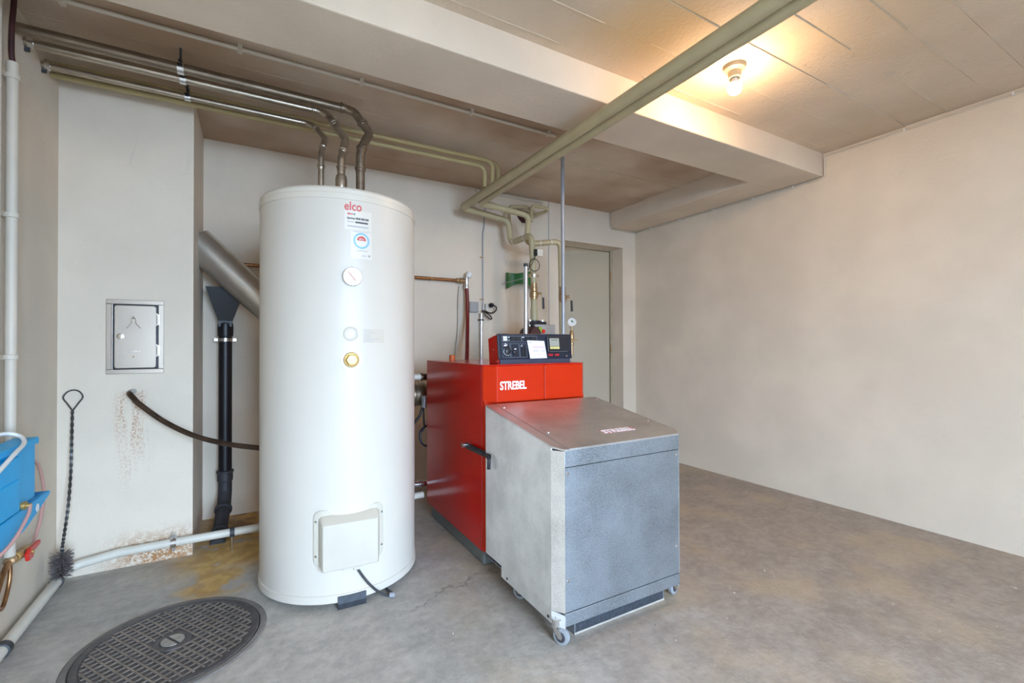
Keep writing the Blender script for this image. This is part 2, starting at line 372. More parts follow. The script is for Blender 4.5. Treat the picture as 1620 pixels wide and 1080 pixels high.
# rear wall behind the camera with the open yard doorway that lets the daylight in
GX0, GX1, GZ = 0.0, 1.35, 2.12
bm = B(); box(bm, XL, GX0, YR-.2, YR, 0, ZC+.2); box(bm, GX1, XR, YR-.2, YR, 0, ZC+.2); box(bm, GX0, GX1, YR-.2, YR, GZ, ZC+.2)
new_obj('wall_rear', bm, m_wall, kind='structure')
new_obj('ground', box_(-8, 10, -12, YR-.001, -.2, -.01), m_outside, kind='structure')
pl = bpy.data.lights.new('doorway_daylight', 'AREA'); pl.shape = 'RECTANGLE'; pl.size = GX1-GX0; pl.size_y = GZ
pl.cycles.is_portal = True
po = bpy.data.objects.new('doorway_daylight', pl); COL.objects.link(po); po.location = ((GX0+GX1)/2, YR-.1, GZ/2); po.rotation_euler = (R(90), 0, 0)
# closed box of walls behind the door, added to keep sky light out
bm = B(); box(bm, 2.0, 2.1, YB+.2, 5.6, 0, ZC+.2); box(bm, 3.9, 4.0, YB+.2, 5.6, 0, ZC+.2); box(bm, 2.0, 4.0, 5.5, 5.6, 0, ZC+.2); box(bm, 2.0, 4.0, YB+.2, 5.6, ZC+.1, ZC+.2); box(bm, XR, 4.0, YB+.15, YB+.2, 0, ZC+.2)
new_obj('wall_sky_block', bm, m_wall, kind='structure')
# ceiling slab with the board marks of its formwork, one strip per board
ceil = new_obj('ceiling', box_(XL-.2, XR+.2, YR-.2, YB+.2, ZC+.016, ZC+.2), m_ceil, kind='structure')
ys = [YR, -1.5, -1.25, -.95, -.65, -.4, -.18, .02, .20, .36, .51, .67, .825, 1.007, 1.20, 1.41, 1.60, 1.70]
ys2 = [1.95, 2.12, 2.30, 2.47, 2.61, 2.75, 2.97, 3.19, YB]
fins = B(); k = 0
for seq in (ys, ys2):
    for a, b in zip(seq[:-1], seq[1:]):
        dz = random.uniform(-.0022, .0022)
        new_obj('board', box_(XL, XR, a+.0006, b-.0006, ZC+dz, ZC+.016), m_ceil, ceil); k += 1
for seq in (ys[9:-1], ys2[1:-1]):
    for y in seq:
        x = XL
        while x < XR-.02:
            x2 = min(XR, x+random.uniform(.05, .35))
            if random.random() < .62:
                h = random.uniform(.002, .0045); w = random.uniform(.0015, .0035)
                prism(fins, [(x, y-w, ZC+.001), (x, y, ZC-h), (x, y+w, ZC+.001)], (x2-x, 0, 0))
            x = x2
new_obj('board_seam', fins, m_ceil, ceil, kind='stuff')
# two concrete beams
bm = box_(XL, XR, 1.655, 1.98, BZ, ZC+.05); new_obj('trim_1', bm, m_beam, kind='structure', bevel=.006)
bm = box_(3.06, XR, 1.98, YB, BZ, ZC+.05); new_obj('trim_2', bm, m_beam, kind='structure', bevel=.006)
# thin seam strip on the back wall
new_obj('trim_3', box_(2.330, 2.337, YB-.004, YB, 1.0, ZC), mat('seam_grey', (.40, .39, .38), .7), kind='structure')
# door: leaf ajar in a deep reveal
d = thing('door_1', 'cream flush door standing ajar in the deep reveal behind the boiler', 'door', (3.20, YB+.17, 0)); d['kind'] = 'structure'
bm = B(); box(bm, -.72, 0, -.02, .02, .01, 2.035); bm.transform(Matrix.Translation((3.20, YB+.18, 0)) @ Matrix.Rotation(R(-19), 4, 'Z')); new_obj('door_leaf', bm, m_door, d, bevel=.003)
bm = B(); box(bm, 3.202, DX1-.001, YB+.15, YB+.205, 0, DZ-.002); new_obj('door_jamb', bm, m_doorframe, d)
bm = B(); box(bm, DX0+.001, 3.202, YB+.15, YB+.205, 2.045, DZ-.001); new_obj('door_head', bm, m_doorframe, d)
for z in (.25, 1.0, 1.75):
    new_obj('hinge', cyl(B(), (3.203, YB+.150, z), (3.203, YB+.150, z+.08), .007, 10), m_bronze, d)

# ---------------------------------------------------------------- hot water tank
TC = V(.373, 2.334, 0); TR = .347; TZ0, TZ1 = .022, 1.745
def cp(ang, r, z): return V(TC.x+r*math.cos(R(ang)), TC.y+r*math.sin(R(ang)), z)
tank = thing('water_heater', 'tall white cylindrical hot water tank with red lettering beside the red boiler', 'water heater', (TC.x, TC.y, 0))
new_obj('shell', lathe(B(), TC, (0,0,1), [(TR-.02, TZ0+.03), (TR, TZ0+.032), (TR, 1.695), (TR-.02, 1.697)], 128), m_tank, tank, smooth=30)
new_obj('lid', lathe(B(), TC, (0,0,1), [(TR-.01, 1.690), (TR+.003, 1.6905), (TR+.003, 1.714), (TR+.0005, 1.716), (TR+.0005, 1.733), (TR-.006, 1.742), (TR-.016, TZ1), (.05, TZ1+.002)], 128), m_lid, tank, smooth=30)
new_obj('base_ring', lathe(B(), TC, (0,0,1), [(TR-.03, TZ0), (TR-.004, TZ0), (TR+.004, TZ0+.006), (TR+.004, TZ0+.036), (TR-.01, TZ0+.042)], 128), m_tank, tank, smooth=30)
for a in (-92, 30, 150):
    bm = B(); h = 8.5 if a == -92 else 6
    if a == -92:
        prism(bm, [cp(-101, TR+.012, 0), cp(-83, TR+.012, 0), cp(-83, TR-.05, 0), cp(-101, TR-.05, 0)], (0, 0, .0219))
        prism(bm, [cp(-101, TR+.012, 0), cp(-83, TR+.012, 0), cp(-83, TR+.006, 0), cp(-101, TR+.006, 0)], (0, 0, .052))
    else: prism(bm, [cp(a-h, TR-.01, 0), cp(a+h, TR-.01, 0), cp(a+h, TR-.08, 0), cp(a-h, TR-.08, 0)], (0, 0, .0219))
    new_obj('foot', bm, m_rubber, tank, label='dark grey foot block' if a == -92 else None)
def cyl_patch(a0, a1, z0, z1, r, n=12, rad=0):
    bm = B(); lo = [bm.verts.new(cp(a0+(a1-a0)*i/n, r, z0)) for i in range(n+1)]; hi = [bm.verts.new(cp(a0+(a1-a0)*i/n, r, z1)) for i in range(n+1)]
    for i in range(n): bm.faces.new((lo[i], lo[i+1], hi[i+1], hi[i]))
    return bm
def cyl_disc(ac, zc, r_in, r_out, r, n=40, a0=0, a1=360):
    bm = B(); full = abs(a1-a0) >= 360; deg = 180/PI/r; rings = []
    for rr in (r_in, r_out):
        rings.append([bm.verts.new(cp(ac+rr*math.cos(R(a0+(a1-a0)*i/n))*deg, r, zc+rr*math.sin(R(a0+(a1-a0)*i/n)))) for i in range(n if full else n+1)])
    m = n if full else n
    for i in range(m):
        j = (i+1) % n if full else i+1
        bm.faces.new((rings[0][i], rings[0][j], rings[1][j], rings[1][i]))
    return bm
def cyl_text(s, size, a0, z, r, offset=0, extrude=.0004, tilt=0, space=1.0, width=None):
    me = text_mesh(s, size, extrude, offset, space=space); deg = 180/PI/r
    k = 1
    if width: k = width/max(v.co.x for v in me.vertices)
    for v in me.vertices: v.co = cp(a0+v.co.x*k*deg, r+v.co.z, z+v.co.y)
    return me
new_obj('brand_lettering', cyl_text('elco', .052, -97.2, 1.647, TR+.001, offset=.0006, width=.070), m_redink, tank, label='red elco lettering')
st = new_obj('service_sticker', cyl_patch(-97, -78.5, 1.567, 1.648, TR+.0008), m_sticker, tank, label='white service sticker with printed lines')
new_obj('print', cyl_text('elco', .016, -95.2, 1.628, TR+.0012, offset=.0003, width=.022), m_redink, st)
new_obj('print', cyl_disc(-90.6, 1.632, .0008, .005, TR+.0013, 16), m_greyink, st)
new_obj('print', cyl_text('Service: 0848 808 808', .0125, -95.2, 1.610, TR+.0012, offset=.0004, width=.088), m_ink, st)
new_obj('print', cyl_patch(-95.2, -90.6, 1.597, 1.601, TR+.0012), m_inkl, st)
new_obj('print', cyl_patch(-90.0, -81.2, 1.5955, 1.602, TR+.0012), m_ink, st)
new_obj('print', cyl_patch(-95.2, -80.8, 1.578, 1.583, TR+.0012), m_inkl, st)
s2 = new_obj('round_sticker', cyl_patch(-92.8, -78.5, 1.447, 1.563, TR+.0008), m_sticker, tank, label='sticker with a blue ring around a red half circle')
new_obj('print', cyl_disc(-85.7, 1.523, .026, .0335, TR+.0012), m_blueink, s2)
new_obj('print', cyl_disc(-85.7, 1.524, .0005, .0185, TR+.0012, 24, 0, 180), m_redink, s2)
new_obj('print', cyl_text('elco', .011, -87.4, 1.5275, TR+.0016, width=.021), m_whiteprint, s2)
new_obj('print', cyl_patch(-91.4, -80.8, 1.5585, 1.5605, TR+.0012), m_inkl, s2)
new_obj('print', cyl_patch(-88.8, -81.6, 1.479, 1.482, TR+.0012), m_inkl, s2)
new_obj('print', cyl_text('elco', .012, -85.6, 1.457, TR+.0012, width=.021), m_inkl, s2)
new_obj('print', cyl_disc(-80.3, 1.461, .0008, .0048, TR+.0013, 16), m_greyink, s2)
def on_tank(ang, z, prof, n=36): 
    a = V(math.cos(R(ang)), math.sin(R(ang)), 0); return lathe(B(), cp(ang, TR-.004, z), a, prof, n)
th = new_obj('thermometer', on_tank(-92, 1.368, [(.039, 0), (.039, .016), (.036, .019), (.033, .019), (.033, .015)]), m_chrome, tank, smooth=35, label='round dial thermometer')
new_obj('dial', on_tank(-92, 1.368, [(.0325, .0), (.0325, .0155)]), m_glass, th)
a = R(-92); fo = cp(-92, TR+.0122, 1.368); tx = V(-math.sin(a), math.cos(a), 0)
new_obj('needle', prism(B(), [fo+tx*-.017+V(0,0,.018), fo+tx*-.0155+V(0,0,.020), fo+tx*.012+V(0,0,-.014), fo+tx*.0105+V(0,0,-.016)], cp(-92, .0006, 0)-TC), m_redink, th)
new_obj('blank_cap', on_tank(-92.9, 1.130, [(.030, 0), (.030, .0055), (.027, .008), (.024, .006), (.01, .006)]), m_tank, tank, smooth=35)
new_obj('rating_plate', cyl_patch(-84.8, -69, 1.093, 1.152, TR+.0008), m_plate, tank)
rp = tank.children[-1]
for i in range(6): new_obj('print', cyl_patch(-84.2, -84.2+random.uniform(5, 14), 1.098+i*.009, 1.1005+i*.009, TR+.0012), m_inkl, rp)
bc = new_obj('plug_collar', on_tank(-92.6, 1.022, [(.046, 0), (.046, .004), (.040, .008), (.032, .009), (.031, .004)]), m_white, tank, smooth=35)
bp_ = B(); aa = V(math.cos(R(-92.6)), math.sin(R(-92.6)), 0); lathe(bp_, cp(-92.6, TR-.002, 1.022), aa, [(.031, 0), (.031, .012), (.026, .014)], 28)
lathe(bp_, cp(-92.6, TR+.010, 1.022), aa, [(.024, 0), (.024, .018), (.021, .021)], 6)
new_obj('brass_plug', bp_, m_brass, bc, smooth=30)
# flange cover low on the shell
AC, zc0, zc1, ha = -93.3, .178, .408, 23.0
def rrect(ha, z0, z1, rad, n=6):
    """rounded rectangle as (angle offset in deg, z)"""
    deg = 180/PI/TR; pts = []
    for cx, cz, t0 in ((ha*1-rad*deg, z1-rad, 0), (-ha+rad*deg, z1-rad, 90), (-ha+rad*deg, z0+rad, 180), (ha-rad*deg, z0+rad, 270)):
        for i in range(n+1):
            t = R(t0+90*i/n); pts.append((cx+rad*math.cos(t)*deg, cz+rad*math.sin(t)))
    return pts
def plane_pt(ao, z, dist, scale=1.0):
    s = TR*math.sin(R(ao))*scale; a = R(AC); n = V(math.cos(a), math.sin(a), 0); t = V(-math.sin(a), math.cos(a), 0)
    return V(TC.x, TC.y, z)+n*dist+t*s
bm = B(); out = rrect(ha, zc0, zc1, .03); inn = rrect(ha-2.6, zc0+.012, zc1-.018, .022)
r0 = [bm.verts.new(cp(AC+a, TR-.003, z)) for a, z in out]; r1 = [bm.verts.new(cp(AC+a, TR+.007, z)) for a, z in out]; r2 = [bm.verts.new(cp(AC+a, TR+.008, z)) for a, z in inn]
skin(bm, r0, r1); skin(bm, r1, r2); bm.faces.new(r0); bm.faces.new(r2)
cov = new_obj('flange_cover', bm, m_cover, tank, smooth=35, label='pale grey plastic flange cover')
bm = B(); inn2 = rrect(ha-4.4, zc0-.004, zc1-.045, .006)
r2 = [bm.verts.new(cp(AC+a, TR+.004, z)) for a, z in inn]; r3 = [bm.verts.new(plane_pt(a, z, TR+.030)) for a, z in inn2]; r4 = [bm.verts.new(plane_pt(a, z, TR+.034, .975)) for a, z in rrect(ha-4.7, zc0-.001, zc1-.049, .006)]
skin(bm, r2, r3); skin(bm, r3, r4); bm.faces.new(r4); bm.faces.new(r2)
new_obj('cover_front', bm, m_cover, cov, smooth=35)
for ao, z in ((-ha+1.4, .365), (-ha+1.4, .225), (ha-1.4, .365), (ha-1.4, .225)):
    new_obj('screw', screw(B(), cp(AC+ao, TR+.007, z), cp(AC+ao, 1, 0)-TC, .0055, .004), m_chrome, cov)
bm = B(); p = plane_pt(2, zc0-.010, TR+.014); box(bm, p.x-.045, p.x+.035, p.y-.012, p.y+.012, p.z-.002, p.z+.008); box(bm, p.x+.0, p.x+.022, p.y-.010, p.y+.010, p.z-.012, p.z); new_obj('cable_inlet', bm, m_cover, cov)
pw = thing('power_cable', 'black cable hanging from the tank cover to the floor', 'cable', (.46, 1.98, 0))
new_obj('lead', tube(B(), spline([(.376, 1.975, .165), (.392, 1.970, .135), (.425, 1.965, .085), (.465, 1.965, .040), (.505, 1.968, .012), (.525, 1.985, .010), (.515, 2.02, .012), (.505, 2.06, .030)]), .005, 0, 10), m_irongrey, pw, smooth=True)
new_obj('cable_ring', lathe(B(), (.512, 1.966, .014), (.9, -.5, 0), [(.010, 0), (.010, .022), (.006, .022), (.006, .004)], 20), m_greyconduit, pw, smooth=30)

# ---------------------------------------------------------------- steel pipes to the tank
def band_on(bm, a, b, r, w=.012, n=16):
    a = V(*a); d = (V(*b)-a).normalized(); return cyl(bm, a-d*w/2, a+d*w/2, r, n)
def steel_pipe(name, pts, r, mate, label, fits):
    t = thing(name, label, 'pipe', tuple(pts[-1]), 'steel pipes feeding the tank')
    new_obj('tube', tube(B(), pts, r, .05, 16, 8), mate, t, smooth=50)
    for i, q in fits:
        a = V(*pts[i]); b = V(*pts[i+1]); p = a.lerp(b, q); d = (b-a).normalized()
        bm = B(); lathe(bm, p-d*.011, d, [(r*1.02, 0), (r*1.28, .002), (r*1.28, .007), (r*1.10, .009), (r*1.10, .020), (r*1.02, .022)], 18); new_obj('press_collar', bm, mate, t, smooth=30)
    return t
PA = [(XL, 2.445, 2.300), (.415, 2.450, 2.297), (.455, 2.437, 2.282), (.522, 2.392, 2.172), (.475, 2.352, 2.075), (.466, 2.350, 2.03), (.466, 2.350, TZ1)]
PB = [(XL, 2.520, 2.290), (.30, 2.522, 2.288), (.335, 2.505, 2.270), (.405, 2.405, 2.120), (.382, 2.352, 2.02), (.3745, 2.345, 1.99), (.3745, 2.345, TZ1)]
PC_ = [(XL, 2.690, 2.290), (.262, 2.695, 2.288), (.288, 2.670, 2.270), (.325, 2.520, 2.150), (.295, 2.425, 2.045), (.290, 2.405, 2.01), (.290, 2.405, TZ1)]
steel_pipe('supply_pipe', PA, .0215, m_darksteel, 'thickest dark tarnished steel pipe running along the ceiling into the tank top', [(0, .985), (2, .55), (4, .3), (5, .25)])
pb = steel_pipe('supply_pipe', PB, .0185, m_steel, 'shiny steel pipe between the other two entering the centre of the tank top', [(0, .975), (2, .40), (3, .85), (5, .18)])
new_obj('tee_fitting', lathe(B(), (.3745, 2.345, 1.80), (0,0,1), [(.019, 0), (.024, .002), (.025, .02), (.027, .025), (.028, .09), (.024, .11), (.019, .115)], 20), m_steel, pb, smooth=30)
new_obj('brass_nut', lathe(B(), (.3745, 2.345, TZ1), (0,0,1), [(.036, 0), (.036, .022), (.030, .028), (.028, .06)], 6), m_brass, pb)
steel_pipe('supply_pipe', PC_, .0145, m_steel, 'thinnest shiny steel pipe nearest the back wall entering the tank top', [(0, .98), (2, .25), (3, .8), (5, .2)])
hang = thing('pipe_hanger', 'metal hanger with three clamps holding the steel pipes under the ceiling', 'bracket', (-.275, 2.45, ZC))
bm = B(); box(bm, -.281, -.273, 2.440, 2.450, 2.32, ZC); box(bm, -.284, -.270, 2.43, 2.71, 2.326, 2.332); new_obj('strip', bm, m_irongrey, hang)
for y, z, r in ((2.446, 2.298, .0215), (2.521, 2.289, .0185), (2.692, 2.289, .0145)):
    c = new_obj('clamp', lathe(B(), (-.288, y, z), (1,0,0), [(r+.001, 0), (r+.005, 0), (r+.005, .024), (r+.001, .024)], 18), m_chrome, hang, smooth=30)
    for q in ((-.286, -.268, y-r-.014, y-r-.004, z-.006, z+.006), (-.286, -.268, y+r+.004, y+r+.014, z-.006, z+.006), (-.280, -.274, y-.004, y+.004, z+r, 2.33)): new_obj('clamp_lug', box_(*q), m_black, c)
for y, z, r, w in ((2.520, 2.290, .0185, 'nearer'), (2.690, 2.290, .0145, 'farther')):
    t = thing('pipe_clamp', 'small metal clamp around a steel pipe end at the left wall, the %s one' % w, 'clamp', (XL, y, z))
    new_obj('clamp', lathe(B(), (XL+.012, y, z), (1,0,0), [(r+.001, 0), (r+.005, 0), (r+.005, .018), (r+.001, .018)], 16), m_chrome, t)
    bm = B(); box(bm, XL, XL+.016, y-.004, y+.004, z-r-.018, z-r-.003); new_obj('stud', bm, m_irongrey, t)
# three thin beige pipes under the ceiling, bending down into the insulated pair
for (y, z, xe, lab) in ((2.790, 2.300, 1.375, 'lowest'), (2.725, 2.318, 1.400, 'nearest the camera'), (2.775, 2.335, 1.468, 'longest')):
    new_obj('heating_pipe', tube(B(), [(XL, y, z), (xe, y, z), (xe, y, 2.160)], .0135, .055, 14, 8), m_beige_t, None, True, 'thin beige ceiling pipe bending down to the insulated pipes, the %s one' % lab, 'pipe', 'thin beige ceiling pipes')
# cable conduit along the beam
cd = thing('ceiling_conduit', 'thin cream conduit running along the ceiling behind the main beam', 'conduit', (XL, 2.295, ZC))
new_obj('tube', cyl(B(), (XL, 2.285, 2.366), (1.62, 2.300, 2.366), .0085, 12), m_paintpipe, cd, smooth=True)
for x in (-.62, -.05, .46, 1.05, 1.56):
    bm = B(); box(bm, x-.009, x+.009, 2.279, 2.309, 2.355, ZC); new_obj('clip', bm, m_paintpipe, cd)

# ---------------------------------------------------------------- insulated pipe pair
ZP = 2.140
p1 = thing('insulated_pipe', 'left one of the two thick beige insulated pipes crossing under the ceiling beam', 'pipe', (1.40, 3.2, ZP), 'thick insulated pipes')
new_obj('lagging', tube(B(), [(1.398, YR+.001, ZP), (1.398, 3.230, ZP), (1.50, 3.226, ZP-.012)], .0275, .05, 20, 8), m_beige, p1, smooth=50)
new_obj('lower_lagging', tube(B(), [(1.47, 3.227, ZP-.008), (1.80, 3.22, 2.088), (1.814, 3.215, 1.905), (1.838, 2.93, 1.918), (1.850, 2.92, 1.54)], .0235, .06, 20, 8), m_beige, p1, smooth=50)
p2 = thing('insulated_pipe', 'right one of the thick beige insulated pipes, ending at the pressure gauge', 'pipe', (1.47, 3.05, ZP), 'thick insulated pipes')
new_obj('lagging', tube(B(), [(1.464, YR+.001, ZP), (1.464, 3.062, ZP), (1.58, 3.059, ZP-.009)], .0275, .05, 20, 8), m_beige, p2, smooth=50)
new_obj('lower_lagging', tube(B(), [(1.55, 3.060, ZP-.006), (1.888, 3.05, 2.100), (1.866, 3.05, 1.872), (2.118, 2.945, 1.902), (2.118, 2.92, .70)], .0225, .055, 20, 8), m_beige, p2, smooth=50)
for y0 in (3.165, 3.02):
    p = V(1.814+(3.215-y0)*.084, y0, 1.905+(3.215-y0)*.045); new_obj('wire_tie', cyl(B(), p, p+V(.0003, -.004, .0002), .0246, 20), m_white, p1)
for q in (.40, .72):
    a = V(1.866, 3.05, 1.872).lerp(V(2.118, 2.945, 1.902), q); dd = (V(2.118, 2.945, 1.902)-V(1.866, 3.05, 1.872)).normalized()
    new_obj('wire_tie', cyl(B(), a, a+dd*.004, .0236, 20), m_white, p2)
def ball_valve(name, x, y, z, label):
    t = thing(name, label, 'valve', (x, y, z), 'lever ball valves')
    new_obj('body', lathe(B(), (x, y, z-.065), (0,0,1), [(.024, 0), (.026, .002), (.026, .016), (.031, .018), (.033, .03), (.033, .056), (.027, .062), (.027, .090), (.0245, .094), (.0245, .125)], 20), m_bronze, t, smooth=30)
    new_obj('stem', cyl(B(), (x+.024, y-.016, z-.018), (x+.046, y-.031, z-.018), .009, 12), m_bronze, t)
    hd = new_obj('lever', prism(B(), [(x+.042, y-.034, z-.010), (x+.052, y-.034, z-.010), (x+.066, y-.034, z-.050), (x+.056, y-.034, z-.050)], (0, .005, 0)), m_chrome, t)
    new_obj('grip', prism(B(), [(x+.054, y-.038, z-.048), (x+.069, y-.038, z-.048), (x+.073, y-.038, z-.135), (x+.057, y-.038, z-.135)], (0, .012, 0)), m_black, hd, bevel=.003)
    return t
ball_valve('ball_valve', 1.851, 2.92, 1.490, 'bronze ball valve with black lever above the circulation pump')
ball_valve('ball_valve', 2.118, 2.92, 1.480, 'bronze ball valve with black lever on the right pipe, above the pressure gauge')
# circulation pump group
pu = thing('circulation_pump', 'dark circulation pump with grey control box behind the boiler panel', 'pump', (1.86, 2.92, .95))
new_obj('inlet_pipe', lathe(B(), (1.851, 2.92, 1.255), (0,0,1), [(.027, 0), (.027, .10), (.023, .11), (.023, .17)], 20), m_beige, pu, smooth=30)
bm = B(); lathe(bm, (1.851, 2.92, 1.252), (0,0,1), [(.050, 0), (.052, .006), (.052, .012), (.04, .016)], 24); box(bm, 1.79, 1.93, 2.87, 2.885, 1.235, 1.258); box(bm, 1.80, 1.90, 2.86, 2.98, 1.205, 1.245); new_obj('flange', bm, m_black, pu)
for x in (1.805, 1.915): new_obj('flange_bolt', lathe(B(), (x, 2.90, 1.222), (0,0,1), [(.012, 0), (.012, .05), (.008, .052)], 6), m_chrome, pu)
new_obj('motor', lathe(B(), (1.805, 2.98, 1.165), (0,-1,0), [(.04, 0), (.052, .01), (.054, .05), (.054, .14), (.045, .16)], 28), m_pump, pu, smooth=30)
new_obj('volute', lathe(B(), (1.851, 2.92, .95), (0,0,1), [(.04, 0), (.06, .03), (.085, .08), (.085, .2), (.055, .26), (.05, .27)], 24), m_pump, pu, smooth=40)
cb = new_obj('control_box', box_(1.812, 1.992, 2.84, 2.90, 1.06, 1.236), m_grey, pu, bevel=.006)
for z, a, b_, mt, yy in ((1.175, 1.816, 1.838, m_maroon, .004), (1.175, 1.838, 1.863, m_lime, .008)): new_obj('switch', box_(a, b_, 2.84-yy, 2.841, z, z+.042), mt, cb)
new_obj('red_button', lathe(B(), (1.880, 2.84, 1.184), (0,-1,0), [(.016, 0), (.016, .008), (.011, .013)], 20), m_redv, cb, smooth=30)
new_obj('print', box_(1.910, 1.935, 2.8393, 2.84, 1.185, 1.191), m_inkl, cb)
new_obj('outlet_pipe', tube(B(), [(1.851, 2.92, .98), (1.851, 2.92, .55), (1.576, 2.70, .55)], .024, .06, 16), m_beige, pu, smooth=50)
new_obj('return_pipe', tube(B(), [(2.118, 2.92, .72), (2.118, 2.92, .30), (1.576, 2.70, .30)], .0225, .06, 16), m_beige, p2, smooth=50)
ring_c = thing('pipe_clip', 'chromed pipe clip around the left vertical pipe above the ball valve', 'clamp', (1.851, 2.92, 1.60))
new_obj('ring', lathe(B(), (1.850, 2.92, 1.595), (0,0,1), [(.025, 0), (.030, .001), (.030, .022), (.025, .023)], 24), m_chrome, ring_c)
for x in (1.808, 1.879): new_obj('clip_lug', box_(x, x+.013, 2.913, 2.927, 1.597, 1.617), m_bronze, ring_c)
new_obj('stud', box_(1.848, 1.853, 2.95, 3.43, 1.604, 1.609), m_greyconduit, ring_c)
# pressure gauge
pg = thing('pressure_gauge', 'round pressure gauge on a brass stem right of the control panel', 'gauge', (2.181, 2.88, 1.07))
ax = V(-.62, -.78, 0)
new_obj('case', lathe(B(), (2.190, 2.895, 1.262), ax, [(.034, 0), (.037, .008), (.037, .022), (.034, .025), (.032, .025), (.032, .020)], 28), m_chrome, pg, smooth=30)
dl = new_obj('dial', lathe(B(), (2.190, 2.895, 1.262), ax, [(.0318, .01), (.0318, .021)], 28), m_glass, pg)
uu = V(.78, -.62, 0); cc = V(2.190, 2.895, 1.262)+ax*.0213
new_obj('needle', prism(B(), [cc+uu*-.012+V(0,0,.012), cc+uu*.004+V(0,0,.014), cc+uu*.012+V(0,0,-.004), cc+uu*.003+V(0,0,-.006)], ax*.0006), mat('green_ink', (.08, .2, .1), .5), dl)
new_obj('stem', lathe(B(), (2.178, 2.885, 1.00), (0,0,1), [(.011, 0), (.011, .08), (.016, .082), (.016, .10), (.009, .105), (.009, .125), (.018, .13), (.018, .155), (.015, .185), (.008, .195), (.008, .226)], 14), m_bronze, pg, smooth=30)
new_obj('vent_screw', cyl(B(), (2.178, 2.885, 1.12), (2.215, 2.865, 1.12), .005, 8), m_brass, pg)
# tubes and wires in front of the pump
al = thing('aluminium_tube', 'bright aluminium cable tube rising behind the control panel', 'tube', (1.70, 2.80, 0))
new_obj('tube', cyl(B(), (1.700, 2.80, 0), (1.707, 2.80, 1.655), .0155, 16), m_alu, al, smooth=40); new_obj('tube_end', cyl(B(), (1.707, 2.80, 1.645), (1.707, 2.80, 1.668), .0168, 16), m_irongrey, al)
new_obj('conduit', cyl(B(), (1.868, 2.57, 0), (1.868, 2.57, ZC), .0135, 16), m_greyconduit, None, True, 'straight grey conduit hanging from the ceiling past the beige pipes', 'conduit')
sens = thing('pipe_sensor', 'cream temperature sensor strapped to the insulated pipe with a looped black wire', 'sensor', (1.87, 2.875, 1.74))
new_obj('housing', box_(1.853, 1.903, 2.872, 2.895, 1.75, 1.803), m_cream, sens, bevel=.003); new_obj('clip', box_(1.836, 1.853, 2.872, 2.895, 1.753, 1.80), m_black, sens)
new_obj('wire', tube(B(), spline([(1.845, 2.865, 1.77), (1.815, 2.86, 1.72), (1.79, 2.86, 1.67)]+[(1.815+.045*math.cos(t), 2.855, 1.675+.045*math.sin(t)) for t in [PI+i*PI/5 for i in range(11)]]+[(1.755, 2.84, 1.63), (1.715, 2.80, 1.66)], 4), .0028, 0, 8), m_black, sens, smooth=True)
# green bent sheet behind the tube
gs = B(); prof = [(1.87, 1.56, .0), (1.875, 1.60, .0), (1.885, 1.70, 0)]
cols = [(1.880, 3.40, 1.562, 1.702), (1.925, 3.40, 1.585, 1.700), (1.960, 3.37, 1.602, 1.694), (2.00, 3.34, 1.606, 1.700), (2.04, 3.32, 1.603, 1.712), (2.08, 3.32, 1.590, 1.712), (2.115, 3.35, 1.560, 1.70), (2.14, 3.40, 1.535, 1.685)]
for s_, dy in ((0, 0), (1, .004)):
    pass
fa = [(gs.verts.new((x, y, a)), gs.verts.new((x, y, b)), gs.verts.new((x, y+.004, a)), gs.verts.new((x, y+.004, b))) for x, y, a, b in cols]
for p, q in zip(fa[:-1], fa[1:]):
    gs.faces.new((p[0], q[0], q[1], p[1])); gs.faces.new((p[2], p[3], q[3], q[2])); gs.faces.new((p[0], p[2], q[2], q[0])); gs.faces.new((p[1], q[1], q[3], p[3]))
for p in (fa[0], fa[-1]): gs.faces.new((p[0], p[1], p[3], p[2]))
gt = thing('green_bracket', 'dark green bent sheet holder on the wall behind the vertical pipe', 'bracket', (2.0, YB, 1.54))
new_obj('sheet', gs, m_green, gt, smooth=50); new_obj('screw', screw(B(), (1.903, 3.40, 1.685), (0,-1,0), .007, .004), m_chrome, gt)
bm = B(); box(bm, 1.90, 1.915, 3.404, YB, 1.66, 1.69); box(bm, 2.115, 2.13, 3.39, YB, 1.62, 1.66); new_obj('spacer', bm, m_green, gt)
# looped pipes through the hole in the back wall
hole = thing('wall_sleeve', 'dark maroon opening in the back wall behind the looped beige pipes', 'opening', (2.03, YB, 2.16))
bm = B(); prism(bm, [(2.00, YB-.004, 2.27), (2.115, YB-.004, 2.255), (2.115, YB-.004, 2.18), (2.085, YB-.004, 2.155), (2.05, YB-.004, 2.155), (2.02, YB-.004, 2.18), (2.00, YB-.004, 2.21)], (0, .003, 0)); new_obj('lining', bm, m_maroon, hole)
new_obj('looped_pipe', tube(B(), [(1.852, 3.30, 2.09), (1.852, 3.30, 2.235), (2.03, 3.30, 2.255), (2.10, 3.30, 2.215), (2.06, YB, 2.22)], .0145, .035, 14), m_beige, None, True, 'beige pipe loop bending into the wall opening, left of the pair', 'pipe', 'looped beige pipes')
new_obj('looped_pipe', tube(B(), [(2.005, 3.20, 2.105), (2.01, 3.20, 2.240), (2.175, 3.20, 2.238), (2.185, 3.25, 2.225), (2.10, YB, 2.205)], .0145, .035, 14), m_beige, None, True, 'beige pipe loop reaching furthest right beside the wall opening', 'pipe', 'looped beige pipes')
new_obj('wall_conduit', tube(B(), [(1.60, YB-.012, 2.362), (2.24, YB-.012, 2.362), (2.262, YB-.012, 2.350)], .010, .01, 12), m_paintpipe, None, True, 'short cream conduit at the top of the back wall left of the door', 'conduit')

